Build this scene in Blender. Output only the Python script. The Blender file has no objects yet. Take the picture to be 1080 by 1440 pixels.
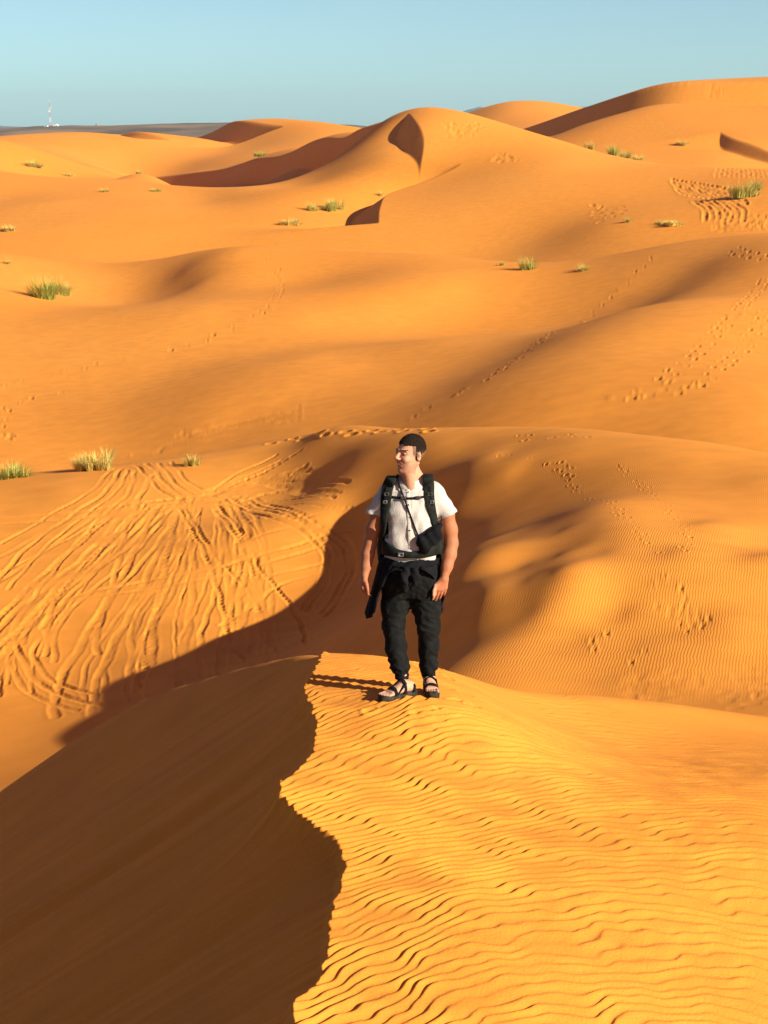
import bpy, bmesh, math, random
import numpy as np
from mathutils import Vector, Matrix

# ---------------------------------------------------------------- camera, sky, sun
SC = bpy.context.scene
COL = SC.collection
F = 2600.0                                   # focal length in photo pixels (1080 x 1440)
HOR = 172.0                                  # horizon row
PITCH = math.atan((720 - HOR) / F)
SUN_EL, SUN_AZ = math.radians(24), math.radians(-35)   # azimuth from +X; the sun stands right of and a little behind the camera
EXPOSURE = 1.08
HAZE = 7e-5
cd = bpy.data.cameras.new('camera'); cam = bpy.data.objects.new('camera', cd); COL.objects.link(cam)
cd.sensor_fit = 'VERTICAL'; cd.sensor_height = 36; cd.sensor_width = 27; cd.lens = 36 * F / 1440
cd.clip_start = 0.1; cd.clip_end = 60000
cam.location = (0, 0, 0); cam.rotation_euler = (math.pi / 2 - PITCH, 0, 0)
SC.camera = cam
SC.render.resolution_x, SC.render.resolution_y = 768, 1024
SC.view_settings.view_transform = 'Standard'; SC.view_settings.look = 'None'
SC.view_settings.gamma = 1; SC.view_settings.exposure = EXPOSURE; SC.view_settings.use_curve_mapping = False
SC.cycles.max_bounces = 6; SC.cycles.diffuse_bounces = 3; SC.cycles.volume_bounces = 0

w = bpy.data.worlds.new('World'); SC.world = w; w.use_nodes = True
nt = w.node_tree; nt.nodes.clear()
sky = nt.nodes.new('ShaderNodeTexSky'); sky.sky_type = 'NISHITA'; sky.sun_disc = False
sky.sun_elevation = SUN_EL; sky.sun_rotation = math.pi / 2 - SUN_AZ
sky.altitude = 700; sky.air_density = 1.0; sky.dust_density = 0.6; sky.ozone_density = 1.0
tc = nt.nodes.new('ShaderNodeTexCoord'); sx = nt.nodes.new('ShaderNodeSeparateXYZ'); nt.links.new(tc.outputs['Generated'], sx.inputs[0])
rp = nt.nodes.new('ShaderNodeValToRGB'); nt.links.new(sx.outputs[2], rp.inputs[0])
el = rp.color_ramp.elements                    # sky tint: pale teal low down; unseen zenith darkened and reddened for shade fill
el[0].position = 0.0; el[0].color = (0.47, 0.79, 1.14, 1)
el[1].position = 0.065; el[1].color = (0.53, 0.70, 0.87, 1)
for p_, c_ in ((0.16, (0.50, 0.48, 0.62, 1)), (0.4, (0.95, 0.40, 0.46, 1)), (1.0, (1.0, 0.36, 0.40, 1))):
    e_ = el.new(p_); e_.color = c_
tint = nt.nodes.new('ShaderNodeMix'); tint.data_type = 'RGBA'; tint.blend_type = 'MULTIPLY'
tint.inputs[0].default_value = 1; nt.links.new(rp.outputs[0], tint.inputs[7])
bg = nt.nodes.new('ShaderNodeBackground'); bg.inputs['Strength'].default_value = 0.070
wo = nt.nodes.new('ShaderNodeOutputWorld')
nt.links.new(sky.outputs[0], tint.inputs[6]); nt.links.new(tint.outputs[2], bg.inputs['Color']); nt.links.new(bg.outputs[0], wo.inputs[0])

L = Vector((math.cos(SUN_EL) * math.cos(SUN_AZ), math.cos(SUN_EL) * math.sin(SUN_AZ), math.sin(SUN_EL)))
sd = bpy.data.lights.new('sun', 'SUN'); sd.energy = 5.0; sd.angle = math.radians(0.55); sd.color = (1.0, 0.92, 0.76)
so = bpy.data.objects.new('sun', sd); COL.objects.link(so); so.rotation_euler = L.to_track_quat('Z', 'Y').to_euler()
so.location = L * 60

# ---------------------------------------------------------------- helpers
rng = np.random.default_rng(7)
random.seed(7)

def ray(u, v):
    """photo pixel -> (s, t): lateral and vertical slope of the ray per metre of depth"""
    a = (720 - v) / F; b = (u - 540) / F
    y = math.cos(PITCH) + a * math.sin(PITCH)
    return b / y, (-math.sin(PITCH) + a * math.cos(PITCH)) / y

_perm = rng.permutation(4096)
_gx = np.cos(np.arange(256) * 2 * np.pi / 256); _gy = np.sin(np.arange(256) * 2 * np.pi / 256)
def noise(x, y, seed=0):
    xi = np.floor(x).astype(np.int64); yi = np.floor(y).astype(np.int64)
    xf = x - xi; yf = y - yi
    def g(i, j):
        h = _perm[(_perm[(xi + i + seed * 131) & 4095] + yi + j) & 4095] & 255
        return _gx[h] * (xf - i) + _gy[h] * (yf - j)
    ux = xf ** 3 * (xf * (xf * 6 - 15) + 10); uy = yf ** 3 * (yf * (yf * 6 - 15) + 10)
    a = g(0, 0) * (1 - ux) + g(1, 0) * ux; b = g(0, 1) * (1 - ux) + g(1, 1) * ux
    return (a * (1 - uy) + b * uy) * 1.5
def sstep(a, b, x):
    t = np.clip((x - a) / (b - a), 0, 1); return t * t * (3 - 2 * t)

CS = (math.cos(SUN_AZ), math.sin(SUN_AZ))
class Surf:
    """smooth surface t(s, q): t = z/Y, s = x/Y, q = ln Y, through pixels (u, v) standing at depth Y,
    with optional slopes (rise per metre towards the sun) at some of them (r^3 spline)"""
    def __init__(self, pts, grads, s0, s1, q0, q1, ns, nq, kq=0.6, lam=1e-5):
        P = []; val = []
        for u, v, Y in pts:
            s, t = ray(u, v); P.append((s, math.log(Y) * kq)); val.append(t)
        G = []; gv = []
        for u, v, Y, g in grads:
            s, t = ray(u, v); G.append((s, math.log(Y) * kq)); gv.append(g - CS[1] * t)
        P = np.array(P); G = np.array(G).reshape(-1, 2); n = len(P); m = len(G)
        c0, c1 = CS[0], CS[1] * kq; cc = c0 * c0 + c1 * c1
        def d(A, B): return A[:, None, 0] - B[None, :, 0], A[:, None, 1] - B[None, :, 1]
        dx, dy = d(P, P); r = np.hypot(dx, dy); K = r ** 3
        M = np.zeros((n + m + 3, n + m + 3)); M[:n, :n] = K + lam * np.eye(n)
        if m:
            dx, dy = d(P, G); r = np.hypot(dx, dy); e_ = c0 * dx + c1 * dy; M[:n, n:n + m] = -3 * r * e_; M[n:n + m, :n] = (-3 * r * e_).T
            dx, dy = d(G, G); r = np.hypot(dx, dy) + 1e-9; e_ = c0 * dx + c1 * dy; M[n:n + m, n:n + m] = -3 * (r * cc + e_ * e_ / r) + (-4e-4) * np.eye(m)
        M[:n, n + m] = 1; M[:n, n + m + 1:] = P; M[n + m, :n] = 1; M[n + m + 1:, :n] = P.T
        if m: M[n:n + m, n + m + 1] = c0; M[n + m + 1, n:n + m] = c0; M[n:n + m, n + m + 2] = c1; M[n + m + 2, n:n + m] = c1
        w_ = np.linalg.solve(M, np.concatenate([val, gv, [0, 0, 0]]))
        self.s = np.linspace(s0, s1, ns); self.q = np.linspace(q0, q1, nq)
        SS, QQ = np.meshgrid(self.s, self.q, indexing='ij'); X = SS.ravel(); Z = QQ.ravel() * kq
        out = w_[n + m] + w_[n + m + 1] * X + w_[n + m + 2] * Z
        for i in range(n): out += w_[i] * ((X - P[i, 0]) ** 2 + (Z - P[i, 1]) ** 2) ** 1.5
        for i in range(m):
            dx = X - G[i, 0]; dy = Z - G[i, 1]; out += w_[n + i] * (-3) * (c0 * dx + c1 * dy) * np.sqrt(dx * dx + dy * dy)
        self.T = out.reshape(ns, nq)
    def __call__(self, s, q):
        fs = np.clip((s - self.s[0]) / (self.s[1] - self.s[0]), 0, len(self.s) - 1.001)
        fq = np.clip((q - self.q[0]) / (self.q[1] - self.q[0]), 0, len(self.q) - 1.001)
        return bicubic(self.T, fs, fq)
def bicubic(T, fs, fq):
    i = np.floor(fs).astype(int); j = np.floor(fq).astype(int); a = fs - i; b = fq - j
    def wts(x): return [(-x ** 3 + 2 * x * x - x) / 2, (3 * x ** 3 - 5 * x * x + 2) / 2, (-3 * x ** 3 + 4 * x * x + x) / 2, (x ** 3 - x * x) / 2]
    wa, wb = wts(a), wts(b); out = 0; ns, nq = T.shape
    for k in range(4):
        ii = np.clip(i + k - 1, 0, ns - 1)
        for l in range(4):
            out = out + wa[k] * wb[l] * T[ii, np.clip(j + l - 1, 0, nq - 1)]
    return out

# ---------------------------------------------------------------- the near dune
FG = [(408,1440,7.2),(620,1440,7.3),(850,1440,7.52),(1080,1440,7.8),(1300,1440,8.1),
      (393,1250,8.55),(640,1260,8.55),(1080,1250,9.15),
      (393,1110,9.95),(650,1110,10.15),(1080,1110,10.9),(1300,1130,11.3),
      (463,908,13.7),(520,950,12.4),(580,972,11.8),(560,988,11.45),(610,988,11.45),(580,930,13.3),(700,954,14.0),(820,963,14.6),(950,978,15.1),(1080,998,15.5),(1300,1030,16),
      (800,1040,12.6),(300,1110,9.8),(300,1440,7.0),(300,900,13.9)]
fgS = Surf(FG, [], -0.4, 0.4, math.log(3), math.log(20), 80, 120, 0.6)
def hit(surf, u, v, Y0, Y1, n=1500):
    s, t = ray(u, v); q = np.linspace(math.log(Y0), math.log(Y1), n)
    T = surf(np.full(n, s), q); k = np.nonzero(T >= t)[0]
    k = k[0] if len(k) else int(np.argmin(np.abs(T - t)))
    return s, math.exp(q[k])
LIP = [(463,908),(440,943),(428,965),(440,1000),(447,1040),(430,1073),(395,1098),(393,1120),(430,1150),(470,1180),(488,1215),(470,1270),(460,1340),(455,1370),(418,1410),(408,1440),(420,1500),(400,1600)]
lx, ly = [], []
for u, v in LIP:
    s, Y = hit(fgS, u, v, 5.2, 14.5); lx.append(s * Y); ly.append(Y)
lx = np.array([-0.42, -0.42, -0.42] + lx + [-0.9, -1.4]); ly = np.array([21, 17, 14.6] + ly + [4, 2])
o = np.argsort(ly); lx, ly = lx[o], ly[o]
for k in range(1, len(ly)):
    if ly[k] <= ly[k - 1]: ly[k] = ly[k - 1] + 0.01
def lip_x(Y):
    x = np.interp(Y, ly, lx)
    return x + (1 - sstep(13.3, 13.8, Y)) * (0.022 * noise(Y * 6.0, Y * 0 + 3.3) + 0.012 * noise(Y * 17, Y * 0 + 9.1))
_ys = np.linspace(2, 19, 400); _xs = np.interp(_ys, ly, lx)
_k = np.exp(-np.linspace(-2, 2, 161) ** 2); _k /= _k.sum()
def smooth(a): return np.convolve(np.pad(a, 80, 'edge'), _k, 'valid')
_xsm = smooth(np.array([_xs[max(0, i - 22):i + 23].max() for i in range(len(_xs))])) + 0.03; _yc = np.minimum(_ys, 13.6); _zsm = smooth(fgS(np.interp(_yc, ly, lx) / _yc, np.log(_yc)) * _yc)
def lip_smooth(Y): return np.interp(Y, _ys, _xsm)
SIL = [(-400,1500,12.0),(-150,1200,15.5),(0,1080,16.6),(100,1018,16.7),(200,962,16.5),(330,925,15.2),(400,913,14.5),(463,908,13.7),(580,930,13.7),(700,955,14.0),(820,964,14.6),(950,978,15.1),(1080,998,15.5),(1400,1040,16)]
sil_s = [ray(u, v)[0] for u, v, Y in SIL]; sil_Y = [Y for u, v, Y in SIL]

def ripple(x, y):
    """ripple marks; returns height in metres"""
    f = 0.95 * x - 0.19 * x * x + 0.010 * x ** 3
    f = np.where(x > 3.2, f * 0 + (0.95 * 3.2 - 0.19 * 3.2 ** 2 + 0.01 * 3.2 ** 3) - 0.02 * (x - 3.2), f)
    wob = 0.26 * noise(x * 0.55, y * 0.45, 1) + 0.10 * noise(x * 1.6, y * 1.2, 2) + 0.072 * noise(x * 3.6, y * 2.8, 3) + 0.030 * noise(x * 8, y * 7, 4)
    lam = 0.072
    ph = (y - 0.9 * f + 0.9 * wob) / lam * (0.80)
    p = ph - np.floor(ph)
    c = 0.72
    h = np.where(p < c, sstep(0, 1, p / c) * 0.55 + 0.45 * p / c, 1 - sstep(0, 1, (p - c) / (1 - c)))
    amp = 0.0132 * np.clip(0.85 + 0.6 * noise(x * 0.8 + 5, y * 0.8, 5) + 0.8 * noise(x * 3.2, y * 5, 6), 0.15, 1.3)
    return amp * h

def fg_height(s, q):
    Y = np.exp(q); x = s * Y
    W = fgS(s, q) * Y
    xc = lip_x(Y); d = xc - x
    Yc = np.minimum(Y, 13.6); zc = fgS(np.interp(Yc, ly, lx) / Yc, np.log(Yc)) * Yc; zc = np.where(Y < 13.6, fgS(xc / Y, q) * Y, zc)
    rip = ripple(x, Y)
    fade_far = 1 - sstep(11.6, 14.2, Y + 0.35 * noise(x * .7, Y * .7, 9)) * 0.80
    fade_r = 1 - 0.55 * sstep(0.2, 3.2, x - (Y - 9) * 0.1)
    ripv = rip * fade_far * fade_r
    zw = W + ripv
    ripc = ripple(xc, Y) * fade_far * (1 - sstep(13.2, 13.7, Y))
    e = lip_smooth(Y) - xc
    dp = np.maximum(d, 0)
    streak = 0.030 * noise(Y * 2.2 + 0.25 * x, x * 0.12, 11) + 0.014 * noise(Y * 7 + 0.6 * x, x * 0.3, 12) + 0.006 * noise(Y * 20 + 2 * x, x * 0.8, 13)
    streak += -0.05 * np.exp(-((Y + 0.02 * x - 11.15) / 0.13) ** 2) * sstep(0.1, .6, dp) - 0.03 * np.exp(-((Y + 0.02 * x - 9.0) / 0.08) ** 2) * sstep(0.1, .6, dp)
    zsm = np.interp(Y, _ys, _zsm)
    zs = zsm + (zc + ripc - zsm) * np.exp(-dp / 0.25) - 0.68 * (dp + e * (1 - np.exp(-dp / 0.22))) + 0.9 * streak * sstep(0, 0.5, dp) - 0.03 * np.exp(-dp / 0.15) * sstep(0, .05, dp)
    z = np.where(d > 0, zs, zw)
    YF = np.interp(s, sil_s, sil_Y)
    over = np.maximum(Y - (YF - 0.55), 0)
    z = z - np.where(over < 1.1, 0.27 * over ** 2, 0.27 * 1.21 + 0.594 * (over - 1.1))
    return z

# ---------------------------------------------------------------- the dunes behind
BG = [ # bowl with the tyre tracks, far left to right
      (-350,1080,29),(-350,850,39),(-350,690,52),
      (0,980,34),(0,850,40.3),(0,750,47),(0,672,55),
      (200,850,40),(200,750,46.5),(180,650,57),
      (400,790,43),(400,705,49),(300,632,58),(400,612,57),
      (480,850,39),(490,750,44.5),
      (440,850,39.7),(440,883,37),(440,906,34),(500,770,43.5),(500,700,46.8),(300,895,37),(300,930,34.8),
      (200,922,36),(200,962,33.5),(120,948,35.3),(120,1005,32),(0,1078,29.5),(-150,1130,28),
      # crest of the middle dune
      (540,603,53),(620,602,50.5),(700,603,48),(780,604,46),(850,608,45),(1000,622,43),(1080,636,41.5),(1300,680,36),
      # ridge behind the person, hollow and right flank
      (682,642,44.8),(688,697,41),(688,742,37.5),(688,756,33),(688,770,28.8),(687,815,25.6),(640,880,25.2),(610,905,25.2),(680,908,23),
      (560,822,37.5),(560,836,32.5),(560,856,28.8),(500,858,37),(500,873,33),(500,893,29.5),(560,902,26.3),
      (738,762,29.5),(738,750,33),(738,738,36),(738,852,24.6),(838,706,33),(850,727,30.5),(845,818,25),(900,704,33.3),(1080,700,34),(738,812,26.4),(845,782,27),(1080,770,28.6),
      (750,888,23.2),(900,880,23.4),(1080,850,24.2),(830,950,21.2),(1080,940,21.4),(1300,940,20.8),
      (765,640,41.8),
      # hidden, under the near dune
      (0,1200,24),(200,1120,25),(300,1080,25),(440,1010,26),(560,1000,21),(-350,1250,20),(1080,990,19.2),(300,1300,20),
      # hidden trough behind the middle dune
      (-350,700,66),(0,690,66),(200,690,66),(400,665,68),(540,665,62),(700,665,57),(850,668,54),(1000,672,51.5),(1080,680,50),(1300,700,47),
      # long slope behind
      (-350,640,80),(0,655,78),(0,560,95),(0,450,122),(0,395,146),(0,356,172),
      (-350,540,95),(-350,350,172),
      (200,630,80),(200,540,96),(200,430,128),(200,371,168),
      (390,600,78),(400,500,100),(400,400,140),(400,348,166),(290,350,168),
      (560,590,73),(600,480,98),(600,400,128),(600,357,158),
      (700,590,67),(700,368,148),(850,590,64),(850,361,141),(950,592,62),(940,344,136),(1080,600,60),(1080,500,75),(1080,400,104),(1080,328,132),(1300,340,125),
      # hidden behind it
      (0,362,195),(200,372,195),(400,368,195),(600,374,190),(750,376,178),(900,365,170),(1080,352,160),(1300,360,160),
      # flats and shoulders under the big dune
      (0,335,215),(0,280,265),(0,240,310),(0,197,385),(-300,200,385),(-300,300,250),
      (200,330,215),(200,285,245),(200,262,275),(200,225,330),
      (400,320,215),(400,262,252),(330,262,262),
      (600,345,200),(480,320,212),(600,240,250),(650,300,212),(750,340,195),(850,318,190),(1000,318,182),(1080,322,178),(1300,322,175),
      (800,260,222),(950,280,205),(1080,262,205),
      # crest of the big dune, running back to the left
      (590,150,300),(545,164,298),(500,177,330),(420,204,380),(360,222,412),(300,240,445),(200,254,485),(640,158,298),(720,178,288),(800,201,275),(870,222,262),(960,236,252),(1080,240,245),(1300,250,240),
      (560,200,262),(700,230,245),(430,262,262),(300,285,258),(350,268,300),(350,253,380),(450,241,300),(450,221,338),(450,194,367),(470,188,352),(50,262,330),(120,243,400),(60,216,470),(-200,225,450),(150,264,330),(250,273,330),(250,264,420),(515,187,306),(330,206,558),(285,189,598),(230,190,600),
      # behind it
      (590,200,345),(500,205,390),(720,215,325),(870,245,290),(1080,262,275),(1300,265,270),
      # far dunes
      (0,235,400),(0,193,540),(100,190,550),(200,184,570),(300,166,590),(380,168,575),(430,172,560),(485,183,540),(560,200,520),
      (300,222,500),(420,212,480),(150,228,470),
      (735,182,450),(800,159,435),(860,139,415),(900,125,405),(1000,119,395),(1080,114,390),(1300,110,385),
      (870,222,318),(1000,226,310),(1080,230,310),(760,192,380),(900,185,355),(1080,180,345),
      (0,203,620),(300,195,680),(560,210,620),(900,170,500),(1080,165,500),
      (640,188,610),(680,160,640),(715,143,650),(790,149,650),(860,165,640),(715,185,560),
      (300,200,800),(0,200,800),(700,200,800),(1080,200,800),(1400,200,800),(-300,205,800)]
BGG = [# slopes: + rises towards the sun (turned from it)
      (1000,870,23.3,.13),(980,750,30,.16),(1060,800,26.6,.16),(900,910,22.3,.12),(900,640,41,.12),(1040,680,36,.14),(940,800,26.5,.17),
      (790,745,30.2,.44),(788,725,33.2,.42),(785,785,27.6,.46),(780,830,25.5,.46),(740,790,27.6,.42),(740,830,25.7,.44),(740,755,31,.32),(840,745,29.4,.28),(850,790,26.9,.26),(750,868,24.2,.38),(825,775,27.9,.32),(820,895,22.8,.1),(880,850,23.9,.14),
      (720,680,41.5,.12),(640,640,46.5,.18),
      (630,770,38,.6),(590,790,38.5,.62),(560,720,43,.6),(530,780,41,.6),(480,655,50,.58),(620,850,27.8,.6),(660,830,27,.6),(640,880,25.8,.55),(620,640,47,.2),(560,630,51,.25),(700,645,43.8,.1),(740,660,42,.1),(540,870,30,.6),(440,635,55,.5),(430,882,36.6,.45),(590,890,26.4,.55),(520,905,27.8,.55),
      (100,800,43,.0),(250,850,40,-.02),(400,760,45,-.08),(50,700,51,.13),(470,740,46,-.12),(350,680,52,0),
      (1000,395,120,.3),(930,425,110,.33),(850,455,96,.35),(760,485,86,.35),(650,540,76,.32),(590,580,69,.28),(960,500,74,.04),(1000,560,65,.05),(900,560,66,.05),(820,580,66,.06),(700,460,98,.1),(900,400,122,.12),(450,450,115,-.14),(550,430,118,-.2),(300,450,118,-.06),(450,520,96,.02),(500,520,93,.02),(400,580,84,.05),(200,520,100,.05),(300,600,81,.07),(560,560,82,.12),(640,400,128,-.16),
      (255,380,155,.42),(270,400,145,.4),(340,370,155,-.02),(100,600,88,.08),(100,480,115,.0),(60,320,225,0),(250,240,380,-.05),(100,215,450,-.05),
      (620,200,270,-.15),(800,240,240,-.1),(250,300,240,-.06),(450,300,225,.05),(100,300,245,-.06),
      (900,150,390,.3),(800,185,380,.35),(1000,200,335,.05)]
bgS = Surf(BG, BGG, -0.45, 0.45, math.log(18), math.log(820), 260, 420, 0.6)

def scarp(x, y, pts, side, w_, slope=0.62, rec=None, taper=0.25, ret=False):
    """slip face dropping on one side of a crest polyline (u, v, Y); side +1: left of its direction of travel"""
    P = np.array([(ray(u, v)[0] * Y, Y) for u, v, Y in pts])
    # smooth resampling
    n = 60; tt = np.linspace(0, len(P) - 1, n)
    i = np.clip(tt.astype(int), 0, len(P) - 2); f = (tt - i)[:, None]
    Pm = P[np.clip(i - 1, 0, len(P) - 1)]; P0 = P[i]; P1 = P[i + 1]; P2 = P[np.clip(i + 2, 0, len(P) - 1)]
    C = 0.5 * (2 * P0 + (P1 - Pm) * f + (2 * Pm - 5 * P0 + 4 * P1 - P2) * f ** 2 + (-Pm + 3 * P0 - 3 * P1 + P2) * f ** 3)
    rec = rec or w_ * 2.5
    reach = w_ + rec * 4
    m = (x > C[:, 0].min() - reach) & (x < C[:, 0].max() + reach) & (y > C[:, 1].min() - reach) & (y < C[:, 1].max() + reach)
    X = x[m]; Yy = y[m]; best = np.full(X.shape, 1e9); sd_ = np.zeros(X.shape); al = np.zeros(X.shape)
    for k in range(n - 1):
        a = C[k]; b = C[k + 1]; e = b - a; L2 = (e ** 2).sum() + 1e-9
        h = ((X - a[0]) * e[0] + (Yy - a[1]) * e[1]) / L2; hc = np.clip(h, 0, 1)
        dx = X - a[0] - hc * e[0]; dy = Yy - a[1] - hc * e[1]; dd = np.hypot(dx, dy)
        cr = (e[0] * (Yy - a[1]) - e[1] * (X - a[0])) * side
        u_ = dd < best; best[u_] = dd[u_]; sd_[u_] = np.where(cr > 0, dd, -dd)[u_]; al[u_] = ((k + hc) / (n - 1))[u_]
    d = np.maximum(sd_, 0)
    tp = sstep(0, taper, al) * sstep(0, taper, 1 - al)
    # fade round the ends of the polyline
    ends = np.minimum(np.hypot(X - C[0, 0], Yy - C[0, 1]), np.hypot(X - C[-1, 0], Yy - C[-1, 1]))
    W = np.maximum(w_ * tp, 1e-3)
    tail = np.exp(-((np.maximum(d - W, 0)) / rec) ** 1.3)
    dz = -slope * np.where(d < W, d, W * tail)
    out = np.zeros(x.shape); out[m] = dz
    return out
SCARPS = [ # crest polyline, side, width (m), slope, recovery, taper
    ([(548,163,298),(500,177,330),(420,205,380),(300,240,445),(190,256,490)], +1, 4.4, 0.8, 12, .12),
    ([(574,172,285),(582,190,275),(596,215,262),(590,240,250)], -1, 2.9, 0.62, 5, .45),
    ([(650,237,250),(600,252,243),(548,268,234),(535,290,222),(533,312,212)], -1, 3.8, 0.62, 7, .2),
    ([(1300,110,385),(1080,114,390),(900,125,405),(800,159,435),(728,184,455)], +1, 7, 0.6, 14, .12),
    ([(1200,150,290),(1080,154,322),(1035,163,335),(1012,184,345)], +1, 2.6, 0.6, 8, .4),
    ([(400,165,560),(330,165,592),(262,180,650)], +1, 6, 0.9, 10, .15),
    ([(240,179,560),(200,185,575),(170,190,595)], +1, 3, 0.7, 8, .2),
]
def bg_height(s, q, Y, x):
    z = bgS(s, np.maximum(q, math.log(18.5))) * np.maximum(Y, 18.5)
    # beyond the dunes the sand sinks to the level of the plain
    z = z * (1 - sstep(660, 800, Y)) + (-15) * sstep(660, 800, Y)
    for pts, side, w_, sl, rec, tp in SCARPS:
        z = z + scarp(x, Y, pts, side, w_, sl, rec, tp)
    far = sstep(100, 250, Y)
    z = z + far * (0.25 * noise(x / 26, Y / 40, 21) + 0.05 * noise(x / 9, Y / 12, 22))
    z = z + (1 - far) * sstep(22, 40, Y) * (0.06 * noise(x / 7, Y / 9, 23) + 0.010 * noise(x / 2.2, Y / 3, 24))
    return z

# grid: fine inside the frame, coarse outside it
s_in = np.arange(-0.235, 0.235, 0.00052)
def spread(a, b, n, d0):
    k = np.linspace(0, 1, n + 1)[1:]; return a + (b - a) * (k * d0 + (1 - d0) * k ** 2.2)
s_ax = np.concatenate([spread(-0.235, -0.9, 60, .08)[::-1], s_in, spread(s_in[-1], 0.9, 60, .08)])
q_parts = [np.linspace(math.log(1.5), math.log(6.3), 30, endpoint=False), np.linspace(math.log(6.3), math.log(14.6), 640, endpoint=False),
           np.linspace(math.log(14.6), math.log(26), 110, endpoint=False), np.linspace(math.log(26), math.log(64), 500, endpoint=False),
           np.linspace(math.log(64), math.log(190), 260, endpoint=False), np.linspace(math.log(190), math.log(440), 320, endpoint=False), np.linspace(math.log(440), math.log(700), 220, endpoint=False), np.linspace(math.log(700), math.log(900), 14)]
q_ax = np.concatenate(q_parts)
NS, NQ = len(s_ax), len(q_ax)
SG, QG = np.meshgrid(s_ax, q_ax, indexing='ij')
YG = np.exp(QG); XG = SG * YG
ZG = bg_height(SG, QG, YG, XG)
nf = int(np.searchsorted(q_ax, math.log(24)))
ZF = fg_height(SG[:, :nf], QG[:, :nf])
FGM = np.zeros(ZG.shape, bool); FGM[:, :nf] = ZF > ZG[:, :nf]
ZG[:, :nf] = np.maximum(ZF, ZG[:, :nf])

def height(x, y):
    """ground height under a world point"""
    fs = np.interp(x / y, s_ax, np.arange(NS)); fq = np.interp(math.log(y), q_ax, np.arange(NQ))
    i, j = min(int(fs), NS - 2), min(int(fq), NQ - 2); a, b = fs - i, fq - j
    return float((ZG[i, j] * (1 - b) + ZG[i, j + 1] * b) * (1 - a) + (ZG[i + 1, j] * (1 - b) + ZG[i + 1, j + 1] * b) * a)
TG = ZG / YG
def ground_at(u, v, Y0=5, Y1=800):
    """where the ray through a photo pixel first meets the ground between two depths"""
    s, t = ray(u, v)
    fs = np.interp(s, s_ax, np.arange(NS)); i = int(fs); a = fs - i
    T = TG[i] * (1 - a) + TG[i + 1] * a
    m = (YG[0] >= Y0) & (YG[0] <= Y1) & (T >= t)
    k = np.nonzero(m)[0]
    if len(k): j = k[0]
    else:
        mm = (YG[0] >= Y0) & (YG[0] <= Y1); j = np.nonzero(mm)[0][np.argmax(T[mm])]
    Y = YG[0, j]; return s * Y, Y

# tracks and footprints pressed into the sand
CUT = np.zeros(ZG.shape); RIM = np.zeros(ZG.shape)
def press(x, y, ang, hl, hw, depth, rim):
    """one oval dent: half length hl along ang, half width hw"""
    R = max(hl, hw) * 1.9
    i0, i1 = np.searchsorted(s_ax, [(x - R) / y, (x + R) / y]); j0, j1 = np.searchsorted(q_ax, [math.log(y - R), math.log(y + R)])
    if i1 <= i0 or j1 <= j0: return
    X = XG[i0:i1, j0:j1] - x; Yy = YG[i0:i1, j0:j1] - y
    c, s_ = math.cos(ang), math.sin(ang)
    r2 = ((X * c + Yy * s_) / hl) ** 2 + ((-X * s_ + Yy * c) / hw) ** 2
    r = np.sqrt(r2)
    CUT[i0:i1, j0:j1] = np.maximum(CUT[i0:i1, j0:j1], depth * np.clip(1 - r2 ** 1.5, 0, 1))
    RIM[i0:i1, j0:j1] = np.maximum(RIM[i0:i1, j0:j1], rim * np.exp(-((r - 1.25) / 0.33) ** 2))
def curve(px, Y0, Y1, step):
    P = np.array([ground_at(u, v, Y0, Y1) for u, v in px])
    out = []
    for k in range(len(P) - 1):
        Pm = P[max(k - 1, 0)]; P0 = P[k]; P1 = P[k + 1]; P2 = P[min(k + 2, len(P) - 1)]
        n = max(2, int(np.hypot(*(P1 - P0)) / step))
        for f in np.arange(n) / n:
            out.append(0.5 * (2 * P0 + (P1 - Pm) * f + (2 * Pm - 5 * P0 + 4 * P1 - P2) * f ** 2 + (-Pm + 3 * P0 - 3 * P1 + P2) * f ** 3))
    return np.array(out)
def rut(px, wd=0.17, dp=0.05, Y0=24, Y1=64, rim=0.03, pitted=False, two=0.0):
    C = curve(px, Y0, Y1, wd * 0.8)
    if Y0 == 24: C = C[C[:, 1] > 30.5] if len(C) else C
    if len(C) < 3: return
    T = np.gradient(C, axis=0); A = np.arctan2(T[:, 1], T[:, 0])
    ph = random.random() * 9
    for k in range(len(C)):
        j = 0.25 * wd * math.sin(k * .21 + ph) + 0.12 * random.uniform(-1, 1) * wd
        for sgn in ((-1, 1) if two else (0,)):
            nx, ny = -math.sin(A[k]), math.cos(A[k])
            x = C[k, 0] + nx * (j + sgn * two / 2); y = C[k, 1] + ny * (j + sgn * two / 2)
            dd = dp * (0.75 + 0.5 * math.sin(k * .07 + ph * 2) ** 2) * random.uniform(.8, 1.15)
            if pitted: dd *= 1.45 if (k // 2) % 2 else 0.55
            press(x, y, A[k], wd * 1.0, wd, dd, rim)
def steps(px, Y0, Y1, stride=0.36, dp=0.05, big=1.0, off=0.11, skip=0.0):
    C = curve(px, Y0, Y1, stride)
    if len(C) < 3: return
    T = np.gradient(C, axis=0); A = np.arctan2(T[:, 1], T[:, 0])
    for k in range(len(C)):
        if random.random() < skip or (Y0 < 30 and C[k, 1] < 26.5 and random.random() < .6): continue
        sg = 1 if k % 2 else -1
        x = C[k, 0] - math.sin(A[k]) * off * sg + random.uniform(-.05, .05); y = C[k, 1] + math.cos(A[k]) * off * sg + random.uniform(-.06, .06)
        b = big * random.uniform(.85, 1.15)
        press(x, y, A[k] + random.uniform(-.2, .2), .17 * b, .10 * b, dp * random.uniform(.8, 1.2), .022 * big)
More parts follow.
